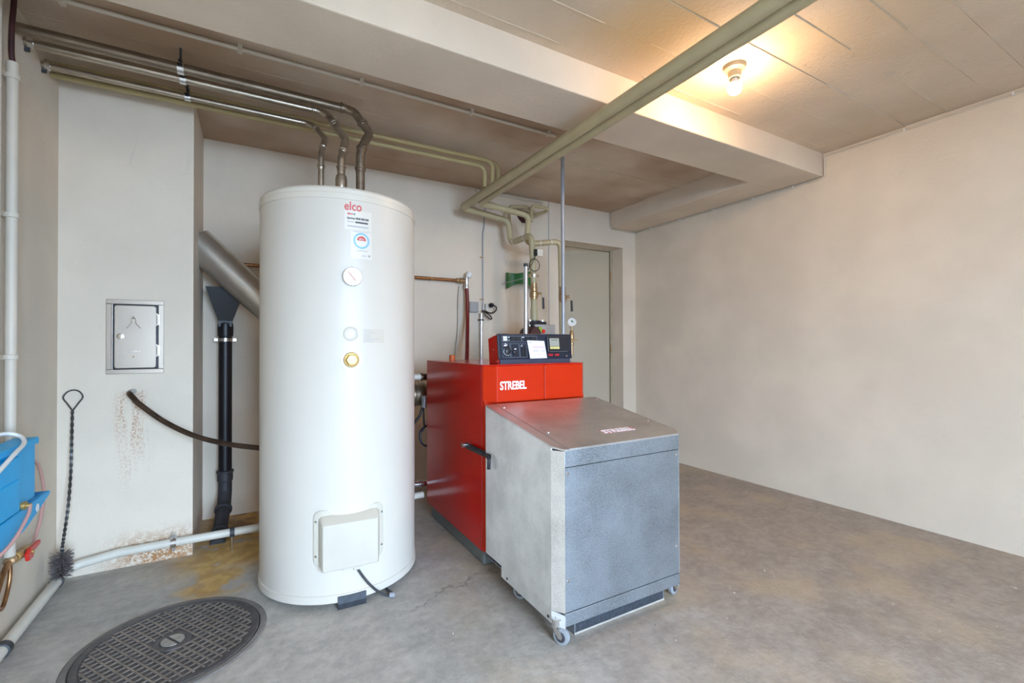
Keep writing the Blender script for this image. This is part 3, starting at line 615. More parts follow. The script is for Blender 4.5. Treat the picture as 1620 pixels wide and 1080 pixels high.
# ---------------------------------------------------------------- boiler
bo = thing('boiler', 'red heating boiler with STREBEL lettering and black control panel', 'boiler', (1.27, 2.4, 0))
BX0, BX1, BY0, BY1, BTZ = .965, 1.575, 1.985, 2.80, .985
new_obj('plinth', box_(.985, 1.555, 2.025, 2.78, 0, .086), m_plinth, bo, bevel=.012)
new_obj('side_panel', box_(BX0, BX0+.02, BY0+.012, BY1, .085, BTZ-.004), m_red, bo, bevel=.003)
new_obj('side_panel', box_(BX1-.02, BX1, BY0+.012, BY1, .085, BTZ-.004), m_red, bo, bevel=.003)
new_obj('back_panel', box_(BX0+.02, BX1-.02, BY1-.02, BY1, .085, BTZ-.004), m_red, bo)
new_obj('front_panel', box_(BX0+.004, BX1-.004, BY0-.012, BY0+.02, .085, .82), m_hood, bo, bevel=.006)
tp = B(); prism(tp, [(BX0-.001, BY1, BTZ-.004), (BX1+.001, BY1, BTZ-.004), (BX1+.001, BY0, BTZ-.004), (BX1-.05, 1.94, BTZ-.004), (BX0+.05, 1.94, BTZ-.004), (BX0-.001, BY0, BTZ-.004)], (0, 0, .006)); new_obj('top_panel', tp, m_red, bo, bevel=.002)
def hood(poly): return prism(B(), [(x, y, .806) for x, y in poly], (0, 0, BTZ-.8045-.006+.0005))
new_obj('hood_panel', hood([(BX0, BY0+.01), (BX0, BY0), (1.014, 1.932), (1.2855, 1.932), (1.2855, BY0+.01)]), m_hood, bo, bevel=.004)
new_obj('hood_panel', hood([(1.2875, BY0+.01), (1.2875, 1.932), (1.526, 1.932), (BX1, BY0), (BX1, BY0+.01)]), m_hood, bo, bevel=.004)
me = text_mesh('STREBEL', .056, .0008, .0013, space=.95); w = max(v.co.x for v in me.vertices); hgt = max(v.co.y for v in me.vertices)
for v in me.vertices: v.co.x *= .149/w; v.co.y *= .040/hgt
new_obj('brand_lettering', place_text(me, (1.030, 1.9315, .867), (1, 0, 0), (0, 0, 1)), m_whiteprint, bo, label='white STREBEL lettering')
new_obj('vent_cap', lathe(B(), (1.098, 2.70, BTZ+.002), (0,0,1), [(.019, 0), (.019, .03), (.016, .034)], 18), m_orange, bo, label='small orange cap', smooth=30)
# latch across the side
lt = new_obj('latch_arm', prism(B(), [(.944, 2.165, .555), (.944, 2.165, .585), (.944, 1.86, .583), (.944, 1.86, .556)], (.012, 0, 0)), m_black, bo, bevel=.004, label='black latch arm')
new_obj('latch_pivot', cyl(B(), (.930, 2.155, .572), (.966, 2.155, .572), .014, 14), m_chrome, lt)
new_obj('latch_hook', tube(B(), [(.938, 1.90, .575), (.928, 1.865, .578), (.922, 1.835, .57), (.922, 1.838, .525)], .008, .01, 10), m_black, lt, smooth=True)
new_obj('latch_slot', box_(.9425, .9445, 1.95, 2.09, .565, .573), m_irongrey, lt)
# control panel on the boiler top
CX0, CX1 = 1.083, 1.532
cpn = new_obj('control_panel', prism(B(), [(CX0, 2.050, BTZ+.002), (CX0, 2.048, 1.005), (CX0, 2.064, 1.137), (CX0, 2.165, 1.116), (CX0, 2.150, BTZ+.002)], (CX1-CX0, 0, 0)), m_red, bo, bevel=.003, label='black control panel in a red casing')
new_obj('base_strip', box_(CX0+.006, CX1-.004, 2.040, 2.052, BTZ+.002, 1.016), m_slate, cpn)
def face(x, z, d=0.0):
    """point on the slightly tilted panel face; d = distance in front of it"""
    return V(x, 2.036+(z-1.012)*.13-d, z)
def plate(x0, x1, z0, z1, d0, d1): return prism(B(), [face(x0, z0, d0), face(x1, z0, d0), face(x1, z1, d0), face(x0, z1, d0)], (0, -(d1-d0), 0))
fp = new_obj('face_plate', plate(CX0-.002, CX1+.008, 1.008, 1.141, -.012, 0), m_navy, cpn, bevel=.003)
def outline(x0, x1, z0, z1, w=.0016):
    bm = B()
    for a in ((x0, x1, z0, z0+w), (x0, x1, z1-w, z1), (x0, x0+w, z0, z1), (x1-w, x1, z0, z1)):
        prism(bm, [face(a[0], a[2]), face(a[1], a[2]), face(a[1], a[3]), face(a[0], a[3])], (0, -.0006, 0))
    return bm
m_line = mat('panel_line', (.17, .20, .22), .5)
for r_ in ((1.104, 1.137, 1.099, 1.129), (1.137, 1.222, 1.099, 1.129), (1.222, 1.318, 1.099, 1.129), (1.104, 1.149, 1.018, 1.090), (1.153, 1.203, 1.018, 1.090), (1.207, 1.25, 1.018, 1.090)): new_obj('print_frame', outline(*r_), m_line, fp)
new_obj('badge', plate(1.112, 1.134, 1.115, 1.126, 0, .001), m_whiteprint, fp); new_obj('badge', plate(1.112, 1.134, 1.104, 1.113, 0, .001), m_whiteprint, fp)
for a in ((1.142, 1.150, 1.120, 1.124), (1.143, 1.149, 1.106, 1.109), (1.226, 1.238, 1.120, 1.124)): new_obj('badge', plate(*a, 0, .0006), m_whiteprint, fp)
for a in ((1.155, 1.185), (1.188, 1.216), (1.245, 1.27), (1.275, 1.310)): new_obj('rocker_switch', plate(a[0], a[1], 1.104, 1.124, 0, .005), m_black, fp)
kn = new_obj('knob', lathe(B(), face(1.129, 1.049), (0,-1,0), [(.023, 0), (.023, .004), (.017, .006), (.016, .018), (.012, .02)], 24), m_black, fp, smooth=30)
bm = B()
for t in range(40, 400, 30):
    if t < 80 or 150 < t < 330:
        c_ = face(1.129+.0195*math.cos(R(t)), 1.049+.0195*math.sin(R(t)), .0042); box(bm, c_.x-.003, c_.x+.003, c_.y-.0008, c_.y, c_.z-.003, c_.z+.003)
new_obj('knob_scale', bm, m_inkl, kn)
bm = B()
for dx, dz, s_ in ((0, 0, .005), (-.007, -.001, .004), (.007, .002, .003), (0, .009, .003)): 
    c_ = face(1.124+dx, 1.080+dz); box(bm, c_.x-s_, c_.x+s_, c_.y-.0008, c_.y, c_.z-s_*.7, c_.z+s_*.7)
new_obj('print', bm, m_whiteprint, fp); new_obj('print', plate(1.174, 1.186, 1.059, 1.064, 0, .0006), m_whiteprint, fp)
new_obj('knob', lathe(B(), face(1.172, 1.045), (0,-1,0), [(.011, 0), (.010, .012), (.007, .013)], 18), m_black, fp, smooth=30)
new_obj('print', prism(B(), [face(1.211, 1.074), face(1.224, 1.074), face(1.224, 1.086)], (0, -.0006, 0)), m_inkl, fp)
for a in ((1.215, 1.230, 1.024, 1.066), (1.233, 1.246, 1.024, 1.07)): new_obj('rocker_switch', plate(*a, 0, .004), m_black, fp)
dspl = new_obj('regulator', plate(1.376, 1.521, 1.042, 1.128, 0, .010), m_black, fp, bevel=.003)
new_obj('screen', plate(1.390, 1.452, 1.075, 1.118, .010, .0108), m_lcd, dspl); new_obj('print', plate(1.400, 1.440, 1.107, 1.110, .0108, .0112), m_ink, dspl)
for i in range(3): new_obj('key', plate(1.390+i*.0208, 1.409+i*.0208, 1.060, 1.073, .010, .0125), m_yellow, dspl)
new_obj('print', plate(1.390, 1.505, 1.0455, 1.047, .010, .0104), m_line, dspl)
m_redlamp = mat('red_lamp', (.45, .015, .02), .3)
for a in (1.383, 1.424): new_obj('indicator', plate(a, a+.027, 1.023, 1.034, 0, .004), m_redlamp, fp)
new_obj('screw', screw(B(), face(1.503, 1.021), (0,-1,0), .005, .003), m_chrome, fp)
for y, z in ((2.10, 1.058), (2.062, .996)): new_obj('screw', screw(B(), (CX0, y, z), (-1,0,0), .004, .002), m_chrome, cpn)
note = thing('paper_note', 'white printed note taped over the black control panel', 'paper', tuple(face(1.305, 1.012)))
nb = [face(1.262, 1.011, .007), face(1.368, 1.012, .007), face(1.357, 1.103, .007), face(1.250, 1.106, .007)]
nt_ = new_obj('sheet', prism(B(), nb, (0, -.0008, 0)), m_paper, note)
def npt(u, v): return nb[0].lerp(nb[1], u).lerp(nb[3].lerp(nb[2], u), v)+V(0, -.0008, 0)
for u0, u1, v0, v1, mt in ((.1, .22, .86, .93, m_inkl), (.25, .95, .60, .68, m_inkp), (.25, .6, .45, .48, m_inkl), (.7, .95, .45, .48, m_inkl), (.25, .6, .38, .41, m_inkl), (.7, .95, .37, .40, m_inkl), (.25, .7, .2, .22, m_inkl), (.12, .8, .1, .115, m_inkl)):
    new_obj('print', prism(B(), [npt(u0, v0), npt(u1, v0), npt(u1, v1), npt(u0, v1)], (0, -.0003, 0)), mt, nt_)

# ---------------------------------------------------------------- burner housing on casters
bu = thing('burner_hood', 'galvanised sheet metal burner housing on casters in front of the boiler', 'burner housing', (1.27, 1.62, 0))
UX0, UX1, UYF, UYB = .945, 1.600, 1.335, 1.915
zf, zb_ = .704, .801
ztop = lambda y: zf+(zb_-zf)*(y-UYF)/(UYB-UYF)
CH = .030; CY = .045
def side(x, t, sgn):
    bm = B(); y0 = UYF+CY
    prism(bm, [(x, y0, .116), (x, 1.790, .116), (x, 1.790, .116), (x, UYB, .116), (x, UYB, ztop(UYB)-.006), (x, y0, ztop(y0)-.006)], (t, 0, 0)); return bm
def sidep(x, t):
    y0 = UYF+CY
    return prism(B(), [(x, y0, .118), (x, UYB, .118), (x, UYB, ztop(UYB)-.006), (x, y0, ztop(y0)-.006)], (t, 0, 0))
new_obj('side_panel', sidep(UX0, .006), m_galv_s, bu); new_obj('side_panel', sidep(UX1, -.006), m_galv_s, bu)
new_obj('skirt', prism(B(), [(UX0+.001, UYF+CY, .070), (UX0+.001, 1.765, .070), (UX0+.001, 1.765, .1165), (UX0+.001, UYF+CY, .1165)], (.006, 0, 0)), m_galv_s, bu)
new_obj('skirt', prism(B(), [(UX1-.001, UYF+CY, .070), (UX1-.001, 1.765, .070), (UX1-.001, 1.765, .1165), (UX1-.001, UYF+CY, .1165)], (-.006, 0, 0)), m_galv_s, bu)
for y in (1.713, 1.402): new_obj('screw', screw(B(), (UX0+.001, y, .085), (-1, 0, 0), .006, .003), m_irongrey, bu)
m_strip = galv_mat('spangled_strip', (.78, .73, .66), .42, .6, .7, .3)
for s in (0, 1):
    xa, xb = (UX0, UX0+CH) if s == 0 else (UX1, UX1-CH)
    new_obj('corner_post', prism(B(), [(xa, UYF+CY, .118), (xb, UYF, .118), (xb, UYF+.01, .118), (xa+(.008 if s == 0 else -.008), UYF+CY+.004, .118)], (0, 0, zf-.118-.0065)), m_strip, bu)
    new_obj('corner_skirt', prism(B(), [(xa, UYF+CY, .070), (xb, UYF, .062), (xb, UYF+.01, .062), (xa+(.008 if s == 0 else -.008), UYF+CY+.004, .070)], (0, 0, .047)), m_galv_s, bu)
new_obj('front_panel', box_(UX0+CH+.001, UX1-CH-.001, UYF+.003, UYF+.012, .118, .637), m_galv, bu)
new_obj('front_lip', box_(UX0+CH, UX1-CH, UYF, UYF+.010, .640, zf-.004), m_galv, bu, bevel=.0015)
new_obj('bottom_rail', box_(UX0+CH, UX1-CH, UYF-.001, UYF+.012, .070, .116), m_galv, bu, bevel=.0015)
for x, z in ((.989, .617), (1.555, .617), (1.555, .232), (.989, .230)): new_obj('screw', screw(B(), (x, UYF+.003, z), (0, -1, 0), .006, .004), m_chrome, bu)
def topplate(x0, x1, y0a, y0b, lift):
    return prism(B(), [(x0, y0a, ztop(y0a)-.006+lift), (x1, y0b, ztop(y0b)-.006+lift), (x1, UYB, ztop(UYB)-.006+lift), (x0, UYB, ztop(UYB)-.006+lift)], (0, 0, .007))
new_obj('top_edge', prism(B(), [(x, y, ztop(y)-.006) for x, y in ((UX0, UYF+CY), (UX0+CH, UYF), (UX0+.047, UYF), (UX0+.047, UYB), (UX0, UYB))], (0, 0, .007)), m_galv_l, bu)
def zt(x, y): return (x, y, ztop(y)-.005)
tl = new_obj('top_lid', prism(B(), [zt(UX0+.049, UYF), zt(UX1-CH, UYF), zt(UX1, UYF+CY), zt(UX1, UYB), zt(UX0+.049, UYB)], (0, 0, .007)), m_galv_l, bu)
sl = V(0, UYB-UYF, zb_-zf).normalized(); nn = V(1, 0, 0).cross(sl)
for x, y in ((1.012, 1.858), (1.020, 1.507), (1.568, 1.507), (1.568, 1.865)): new_obj('screw', screw(B(), (x, y, ztop(y)+.002), nn, .006, .004), m_chrome, tl)
badge = B(); o_ = V(1.245, 1.430, ztop(1.430)+.0021)
prism(badge, [o_+V(-.004, 0, 0)+sl*-.004, o_+V(.172, 0, 0)+sl*-.004, o_+V(.172, 0, 0)+sl*.038, o_+V(-.004, 0, 0)+sl*.038], nn*.0004)
bdg = new_obj('brand_badge', badge, mat('badge_pink', (.55, .25, .24), .5), tl)
me = text_mesh('STREBEL', .045, .0004, .0009, space=.95); w = max(v.co.x for v in me.vertices); hgt = max(v.co.y for v in me.vertices)
for v in me.vertices: v.co.x *= .168/w; v.co.y *= .034/hgt
new_obj('brand_lettering', place_text(me, o_+nn*.0008, (1, 0, 0), sl), m_whiteprint, bdg, label='white STREBEL lettering')
new_obj('back_panel', box_(UX0+.006, UX1-.006, UYB-.008, UYB, .118, .79), m_galv, bu)
new_obj('floor_panel', box_(UX0+.008, UX1-.008, UYF+.03, UYB-.01, .095, .10), m_galv, bu)
tr = new_obj('intake_tray', box_(1.046, 1.515, 1.376, 1.66, .003, .007), m_galv, bu, label='low intake tray with dark filter')
new_obj('tray_edge', box_(1.044, 1.517, 1.372, 1.375, .001, .0085), m_strip, tr); 
for x in (1.044, 1.511): new_obj('tray_side', box_(x, x+.005, 1.374, 1.66, .004, .095), m_galv, tr)
new_obj('filter', box_(1.050, 1.510, 1.377, 1.400, .0075, .094), mat('filter_foam', (.03, .034, .042), .85, 0, .5, 90, .6, 60), tr)
def caster(x, y, rot):
    t = new_obj('caster', lathe(B(), (x, y, .060), (0, 0, 1), [(.014, 0), (.018, .002), (.018, .03), (.026, .031), (.026, .036)], 18), m_chrome, bu)
    c, s = math.cos(R(rot)), math.sin(R(rot)); T = Matrix.Translation((x, y, 0)) @ Matrix.Rotation(R(rot), 4, 'Z')
    bm = B()
    for k in (-1, 1): prism(bm, [(-.012, k*.013, .066), (.014, k*.013, .066), (.030, k*.013, .036), (.026, k*.013, .024), (.012, k*.013, .026)], (0, k*.002, 0))
    box(bm, -.014, .016, -.015, .015, .060, .066); bm.transform(T); new_obj('fork', bm, m_chrome, t)
    bm = B(); lathe(bm, (.020, -.010, .031), (0, 1, 0), [(.024, 0), (.030, .002), (.031, .006), (.031, .014), (.030, .018), (.024, .020)], 24); bm.transform(T); wh = new_obj('wheel', bm, m_tyre, t, smooth=30)
    bm = B(); lathe(bm, (.020, -.0112, .031), (0, 1, 0), [(.012, 0), (.019, .0005), (.019, .0219), (.012, .0224)], 18); bm.transform(T); new_obj('hub', bm, m_irongrey, wh)
caster(.962, 1.372, -62); caster(1.572, 1.385, 12); caster(.985, 1.705, -55); caster(1.565, 1.70, 0)

# ---------------------------------------------------------------- behind tank and boiler
fl = thing('flue_pipe', 'dull steel flue pipe slanting from the chimney down behind the tank', 'flue', (.3, 3.15, .9))
new_obj('duct', tube(B(), [(XC-.02, 3.215, 1.69), (.50, 3.10, .905)], .093, 0, 36), m_flue, fl, smooth=50)
new_obj('lower_duct', tube(B(), [(.44, 3.108, .965), (.62, 3.07, .76), (1.27, 3.03, .735), (1.27, 2.79, .735)], .078, .14, 30, 8), m_fluedark, fl, smooth=50)
for x in (.955, .985, 1.01): new_obj('duct_ring', lathe(B(), (x, 3.05, .747), (1, -.05, -.03), [(.079, 0), (.086, .004), (.086, .010), (.079, .014)], 30), m_fluedark, fl)
sb = thing('sensor_box', 'small grey box clipped to the flue behind the boiler with a coiled black cable', 'sensor', (1.0, 2.93, .6))
new_obj('case', box_(.972, 1.012, 2.875, 2.93, .672, .748), m_greyblue, sb, bevel=.003)
new_obj('bracket', box_(.985, .998, 2.93, 2.985, .70, .72), m_irongrey, sb)
new_obj('cable', tube(B(), spline([(.985, 2.92, .675), (.985, 2.92, .60), (.988, 2.92, .555)]+[(1.005+.052*math.cos(t), 2.915-.01*t/6, .485+.068*math.sin(t)) for t in [PI*.6+i*PI/4 for i in range(18)]], 5), .006, 0, 8), m_navy, sb, smooth=True)
new_obj('loop_cable', tube(B(), spline([(.985, 2.94, .68), (.965, 2.94, .62), (.93, 2.95, .57), (.88, 2.96, .53), (.80, 2.97, .52)]), .009, 0, 10), m_black, None, True, 'black cable curving from the flue sensor behind the tank', 'cable')
w1 = thing('connection_pipe', 'cream plastic pipe with brown fitting behind the tank above the flue', 'pipe', (.95, 2.9, .87))
new_obj('tube', cyl(B(), (.60, 2.93, .893), (.958, 2.90, .875), .020, 16), m_cream, w1, smooth=True); new_obj('fitting', lathe(B(), (.955, 2.90, .875), (1, 0, -.03), [(.024, 0), (.026, .01), (.022, .02), (.022, .05)], 14), m_rust, w1, smooth=30)
new_obj('tube_end', tube(B(), [(1.0, 2.90, .874), (1.04, 2.90, .872), (1.04, 2.79, .872)], .018, .02, 12), m_rust, w1)
new_obj('steel_pipe', lathe(B(), (.55, 2.90, .195), (1, 0, -.045), [(.022, 0), (.022, .39), (.028, .392), (.028, .405), (.022, .407), (.022, .47)], 18), m_chrome, None, 30, 'short shiny steel pipe behind the tank just above the floor pipe', 'pipe')
# copper pipe with valve and red hose
cu = thing('copper_pipe', 'brown copper pipe along the back wall ending in a filling valve', 'pipe', (1.3, 3.38, 1.6))
new_obj('tube', cyl(B(), (-.10, 3.385, 1.602), (1.445, 3.385, 1.600), .0125, 14), m_copper, cu, smooth=True)
for x in (.40, 1.20): new_obj('clip', box_(x, x+.012, 3.375, YB, 1.590, 1.612), m_bronze, cu)
new_obj('collar', lathe(B(), (1.41, 3.385, 1.600), (1, 0, 0), [(.014, 0), (.020, .003), (.020, .02), (.015, .024), (.024, .035), (.024, .05), (.018, .06), (.018, .075)], 16), m_bronze, cu, smooth=30)
new_obj('valve_body', lathe(B(), (1.495, 3.37, 1.535), (0,0,1), [(.014, 0), (.020, .004), (.020, .03), (.016, .034), (.018, .08), (.014, .085), (.014, .10)], 16), m_chrome, cu, smooth=30)
new_obj('valve_cap', lathe(B(), (1.503, 3.36, 1.628), (.35, -.3, .9), [(.018, 0), (.025, .006), (.026, .035), (.02, .044)], 18), m_white, cu, smooth=30)
new_obj('red_hose', tube(B(), spline([(1.495, 3.37, 1.548), (1.499, 3.365, 1.45), (1.490, 3.34, 1.30), (1.452, 3.26, 1.15), (1.385, 3.12, .98), (1.32, 3.02, .80), (1.29, 2.96, .60), (1.28, 2.88, .45), (1.28, 2.80, .42)]), .0155, 0, 14), m_hose, None, True, 'dark red rubber hose hanging from the filling valve behind the boiler', 'hose')
new_obj('cream_tube', tube(B(), spline([(1.455, 3.41, 1.56), (1.445, 3.41, 1.45), (1.44, 3.41, 1.2), (1.41, 3.40, .95), (1.38, 3.40, .3), (1.38, 3.40, .05), (1.38, 3.40, .0)]), .009, 0, 10), m_paintpipe, None, True, 'thin cream tube on the wall left of the red hose', 'tube')
# socket group
jb = thing('junction_box', 'grey square junction box on the back wall beside the red hose', 'junction box', (1.575, YB, 1.36))
new_obj('box', box_(1.535, 1.615, 3.395, YB, 1.352, 1.437), m_grey, jb, bevel=.005); new_obj('lid', box_(1.539, 1.611, 3.391, 3.395, 1.356, 1.433), m_grey, jb, bevel=.002)
so = thing('wall_socket', 'small cream wall socket right of the junction box', 'socket', (1.70, YB, 1.36)); new_obj('plate', box_(1.683, 1.712, 3.40, YB, 1.370, 1.428), m_cream, so, bevel=.004)
pgc = thing('plugged_cable', 'black plug and looped cable in the wall socket', 'cable', (1.72, 3.38, 1.32))
new_obj('plug', lathe(B(), (1.712, 3.395, 1.412), (.6, -.8, .1), [(.012, 0), (.019, .008), (.019, .025), (.012, .04)], 16), m_black, pgc, smooth=30)
new_obj('lead', tube(B(), spline([(1.732, 3.365, 1.414), (1.755, 3.355, 1.40), (1.755, 3.36, 1.37), (1.725, 3.375, 1.348), (1.67, 3.38, 1.36), (1.650, 3.38, 1.365), (1.662, 3.38, 1.335), (1.705, 3.375, 1.30), (1.725, 3.375, 1.305), (1.700, 3.375, 1.335), (1.655, 3.38, 1.360), (1.640, 3.39, 1.365)]), .0055, 0, 8), m_black, pgc, smooth=True)
at_ = thing('cable_tube', 'aluminium cable tube on the back wall below the socket', 'tube', (1.64, 3.40, .3))
new_obj('tube', cyl(B(), (1.638, 3.40, .0), (1.640, 3.40, 1.345), .014, 16), m_alu, at_, smooth=True); new_obj('clamp', box_(1.622, 1.658, 3.383, YB, 1.285, 1.297), m_irongrey, at_)
wc = thing('wall_wire', 'thin grey wire conduit running down the back wall to the junction box', 'conduit', (1.667, YB, 1.4))
new_obj('tube', tube(B(), [(1.70, YB-.008, 2.36), (1.675, YB-.008, 2.05), (1.667, YB-.008, 2.02), (1.667, YB-.008, 1.44), (1.66, YB-.012, 1.37)], .0055, .01, 10), m_greyconduit, wc, smooth=True)
for z in (1.81, 1.46): new_obj('clip', box_(1.640, 1.675, YB-.016, YB, z, z+.006), m_bronze, wc)

# ---------------------------------------------------------------- chimney corner
dr = thing('drain_pipe', 'black plastic drain pipe with a funnel under the flue', 'drain', (-.148, 3.33, 0))
bm = B(); tp_ = [(-.245, 3.24), (-.045, 3.24), (-.045, 3.42), (-.245, 3.42)]
r0 = [bm.verts.new((x, y, 1.437)) for x, y in tp_]; ri = [bm.verts.new((x+.004*(1 if x < -.1 else -1), y+.004*(1 if y < 3.3 else -1), 1.437)) for x, y in tp_]
def sq(w, z, rd=False): return [bm.verts.new((-.147+w*sx, 3.33+w*sy, z)) for sx, sy in ((-1, -1), (1, -1), (1, 1), (-1, 1))]
r1 = sq(.036, 1.235); r2 = sq(.034, 1.20); ri1 = sq(.030, 1.237)
skin(bm, r0, r1); skin(bm, r1, r2); bm.faces.new(r2); skin(bm, r0, ri); skin(bm, ri, ri1); bm.faces.new(ri1)
new_obj('funnel', bm, m_iron, dr)
new_obj('pipe', lathe(B(), (-.147, 3.33, .16), (0,0,1), [(.036, 0), (.036, .89), (.036, .98), (.041, .982), (.043, 1.03), (.041, 1.06), (.036, 1.065), (.036, 1.08)], 24), m_iron, dr, smooth=40)
new_obj('pipe_collar', lathe(B(), (-.147, 3.33, .25), (0,0,1), [(.037, 0), (.042, .004), (.042, .05), (.047, .054), (.047, .064), (.037, .068)], 24), m_irongrey, dr, smooth=30)
cl_ = new_obj('pipe_clamp', lathe(B(), (-.147, 3.33, 1.108), (0,0,1), [(.037, 0), (.041, .001), (.041, .021), (.037, .022)], 24), m_chrome, dr, smooth=30, label='bright clamp band')
new_obj('clamp_lug', box_(-.205, -.186, 3.322, 3.338, 1.112, 1.128), m_chrome, cl_); new_obj('clamp_lug', box_(-.108, -.089, 3.322, 3.338, 1.112, 1.128), m_chrome, cl_); new_obj('clamp_lug', box_(-.152, -.142, 3.365, YB, 1.114, 1.126), m_chrome, cl_)
new_obj('lower_pipe', tube(B(), [(-.147, 3.33, .26), (-.147, 3.33, .185), (-.150, 3.27, .115), (-.166, 2.975, -.005)], .037, .05, 20), m_irongrey, dr, smooth=50)
for p, w_ in (((-.151, 3.245, .108), .046), ((-.160, 3.08, .040), .043)):
    new_obj('pipe_collar', lathe(B(), p, V(-.016, -.295, -.12), [(.037, 0), (w_, .003), (w_, .018), (.037, .021)], 22), m_irongrey, dr, smooth=30)
# cream waste pipe round the corner
wpz = .045
wp = thing('waste_pipe', 'cream plastic waste pipe running round the chimney corner above the floor', 'pipe', (-.5, 2.84, 0))
WP = [(-.752, -.6, .030), (-.752, 2.0, .030), (-.752, 2.79, .042), (-.715, 2.845, .068), (-.56, 2.855, .088), (-.344, 2.855, .092), (.0, 2.855, .092), (.96, 2.86, .118)]
new_obj('tube', tube(B(), WP, .0205, .06, 18, 8), m_cream, wp, smooth=50)
new_obj('elbow_ring', lathe(B(), (-.752, 2.745, .0405), (0, 1, .02), [(.021, 0), (.025, .002), (.025, .016), (.021, .018)], 20), m_irongrey, wp, smooth=30)
new_obj('elbow_ring', lathe(B(), (-.752, 2.235, .033), (0, 1, .01), [(.021, 0), (.026, .002), (.026, .03), (.021, .032)], 20), m_irongrey, wp, smooth=30)
ck = new_obj('pipe_clip', lathe(B(), (-.358, 2.855, .092), (1,0,0), [(.021, 0), (.026, .001), (.026, .025), (.021, .026)], 20), m_chrome, wp, label='metal clip screwed to the chimney')
new_obj('clip_lug', box_(-.352, -.338, 2.845, YC, .116, .134), m_chrome, ck); new_obj('clip_lug', box_(-.352, -.338, 2.845, 2.88, .052, .068), m_chrome, ck)
ps = new_obj('pipe_stand', lathe(B(), (-.104, 2.855, .092), (1,0,0), [(.021, 0), (.025, .001), (.025, .021), (.021, .022)], 20), m_irongrey, wp)
new_obj('stand_post', cyl(B(), (-.093, 2.845, 0), (-.093, 2.85, .075), .006, 10), m_chrome, ps)
# rusty pipe from the chimney
rp_ = thing('rusty_pipe', 'bent rusty steel pipe coming out of the chimney towards the tank', 'pipe', (-.5, YC, .85))
new_obj('tube', tube(B(), spline([(-.526, YC, .852), (-.520, 2.855, .848), (-.500, 2.835, .826), (-.474, 2.82, .797), (-.370, 2.78, .709), (-.242, 2.72, .638), (-.107, 2.65, .599), (.023, 2.56, .583), (.075, 2.525, .580)]), .0125, 0, 14), m_rust, rp_, smooth=True)
new_obj('stub', cyl(B(), (-.522, YC, .858), (-.505, 2.86, .862), .011, 12), m_castlt, rp_)
# cleaning hatch
ch = thing('cleaning_hatch', 'stainless steel chimney cleaning door set in the white chimney', 'hatch', (-.505, YC, .945))
hx0, hx1, hz0, hz1 = -.617, -.392, .946, 1.310
bm = B(); t_ = .022
for a in ((hx0, hx1, hz0, hz0+t_), (hx0, hx1, hz1-t_, hz1), (hx0, hx0+t_, hz0+t_, hz1-t_), (hx1-t_, hx1, hz0+t_, hz1-t_)): box(bm, a[0], a[1], YC-.008, YC+.001, a[2], a[3])
new_obj('frame', bm, m_inox, ch, bevel=.002)
new_obj('recess', box_(hx0+t_, hx1-t_, YC-.0015, YC+.001, hz0+t_, hz1-t_), m_black, ch)
new_obj('rim', tube(B(), [(hx0+t_+.002, YC-.008, hz0+t_), (hx0+t_+.002, YC-.008, hz1-t_)], .004, 0, 8), m_chrome, ch, smooth=True)
dx0, dx1, dz0, dz1 = hx0+.032, hx1-.030, hz0+.027, hz1-.027
bm = B(); rr_ = .012; pts = []
for cx, cz, t0 in ((dx1-rr_, dz1-rr_, 0), (dx0+rr_, dz1-rr_, 90), (dx0+rr_, dz0+rr_, 180), (dx1-rr_, dz0+rr_, 270)):
    for i in range(5): t = R(t0+22.5*i); pts.append((cx+rr_*math.cos(t), YC-.004, cz+rr_*math.sin(t)))
hd = new_obj('door', prism(bm, pts, (0, -.010, 0)), m_inox, ch, bevel=.003)
for z in (1.215, 1.060):
    new_obj('hinge', prism(B(), [(dx1-.004, YC-.004, z-.036), (dx1+.010, YC-.004, z-.026), (dx1+.010, YC-.004, z+.026), (dx1-.004, YC-.004, z+.036)], (0, -.009, 0)), m_inox, ch)
    new_obj('hinge_pin', cyl(B(), (dx1+.006, YC-.014, z-.022), (dx1+.006, YC-.014, z+.020), .005, 10), m_chrome, ch)
new_obj('lock', lathe(B(), (-.562, YC-.014, 1.130), (0,-1,0), [(.014, 0), (.014, .003), (.009, .004), (.008, .001)], 20), m_chrome, hd, smooth=30)
new_obj('lock_core', box_(-.566, -.558, YC-.019, YC-.014, 1.124, 1.136), m_bronze, hd)
me = text_mesh('BENXIX', .022, .0008, .0004); w = max(v.co.x for v in me.vertices)
for v in me.vertices: v.co.x *= .068/w
new_obj('embossed_lettering', place_text(me, (-.552, YC-.0145, 1.047), (1,0,0), (0,0,1)), m_inox, hd)
bm = B()
for a, b_ in (((-.519, 1.212), (-.519, 1.195)), ((-.503, 1.212), (-.503, 1.195)), ((-.519, 1.195), (-.538, 1.170)), ((-.503, 1.195), (-.484, 1.170)), ((-.511, 1.222), (-.511, 1.222001)), ((-.522, 1.218), (-.500, 1.218))):
    cyl(bm, (a[0], YC-.0145, a[1]), (b_[0], YC-.0145, b_[1]), .002, 8)
new_obj('embossed_emblem', bm, m_inox, hd)
for z in (1.225, 1.030): new_obj('rivet', screw(B(), (-.511, YC-.014, z), (0,-1,0), .004, .002), m_bronze, hd)
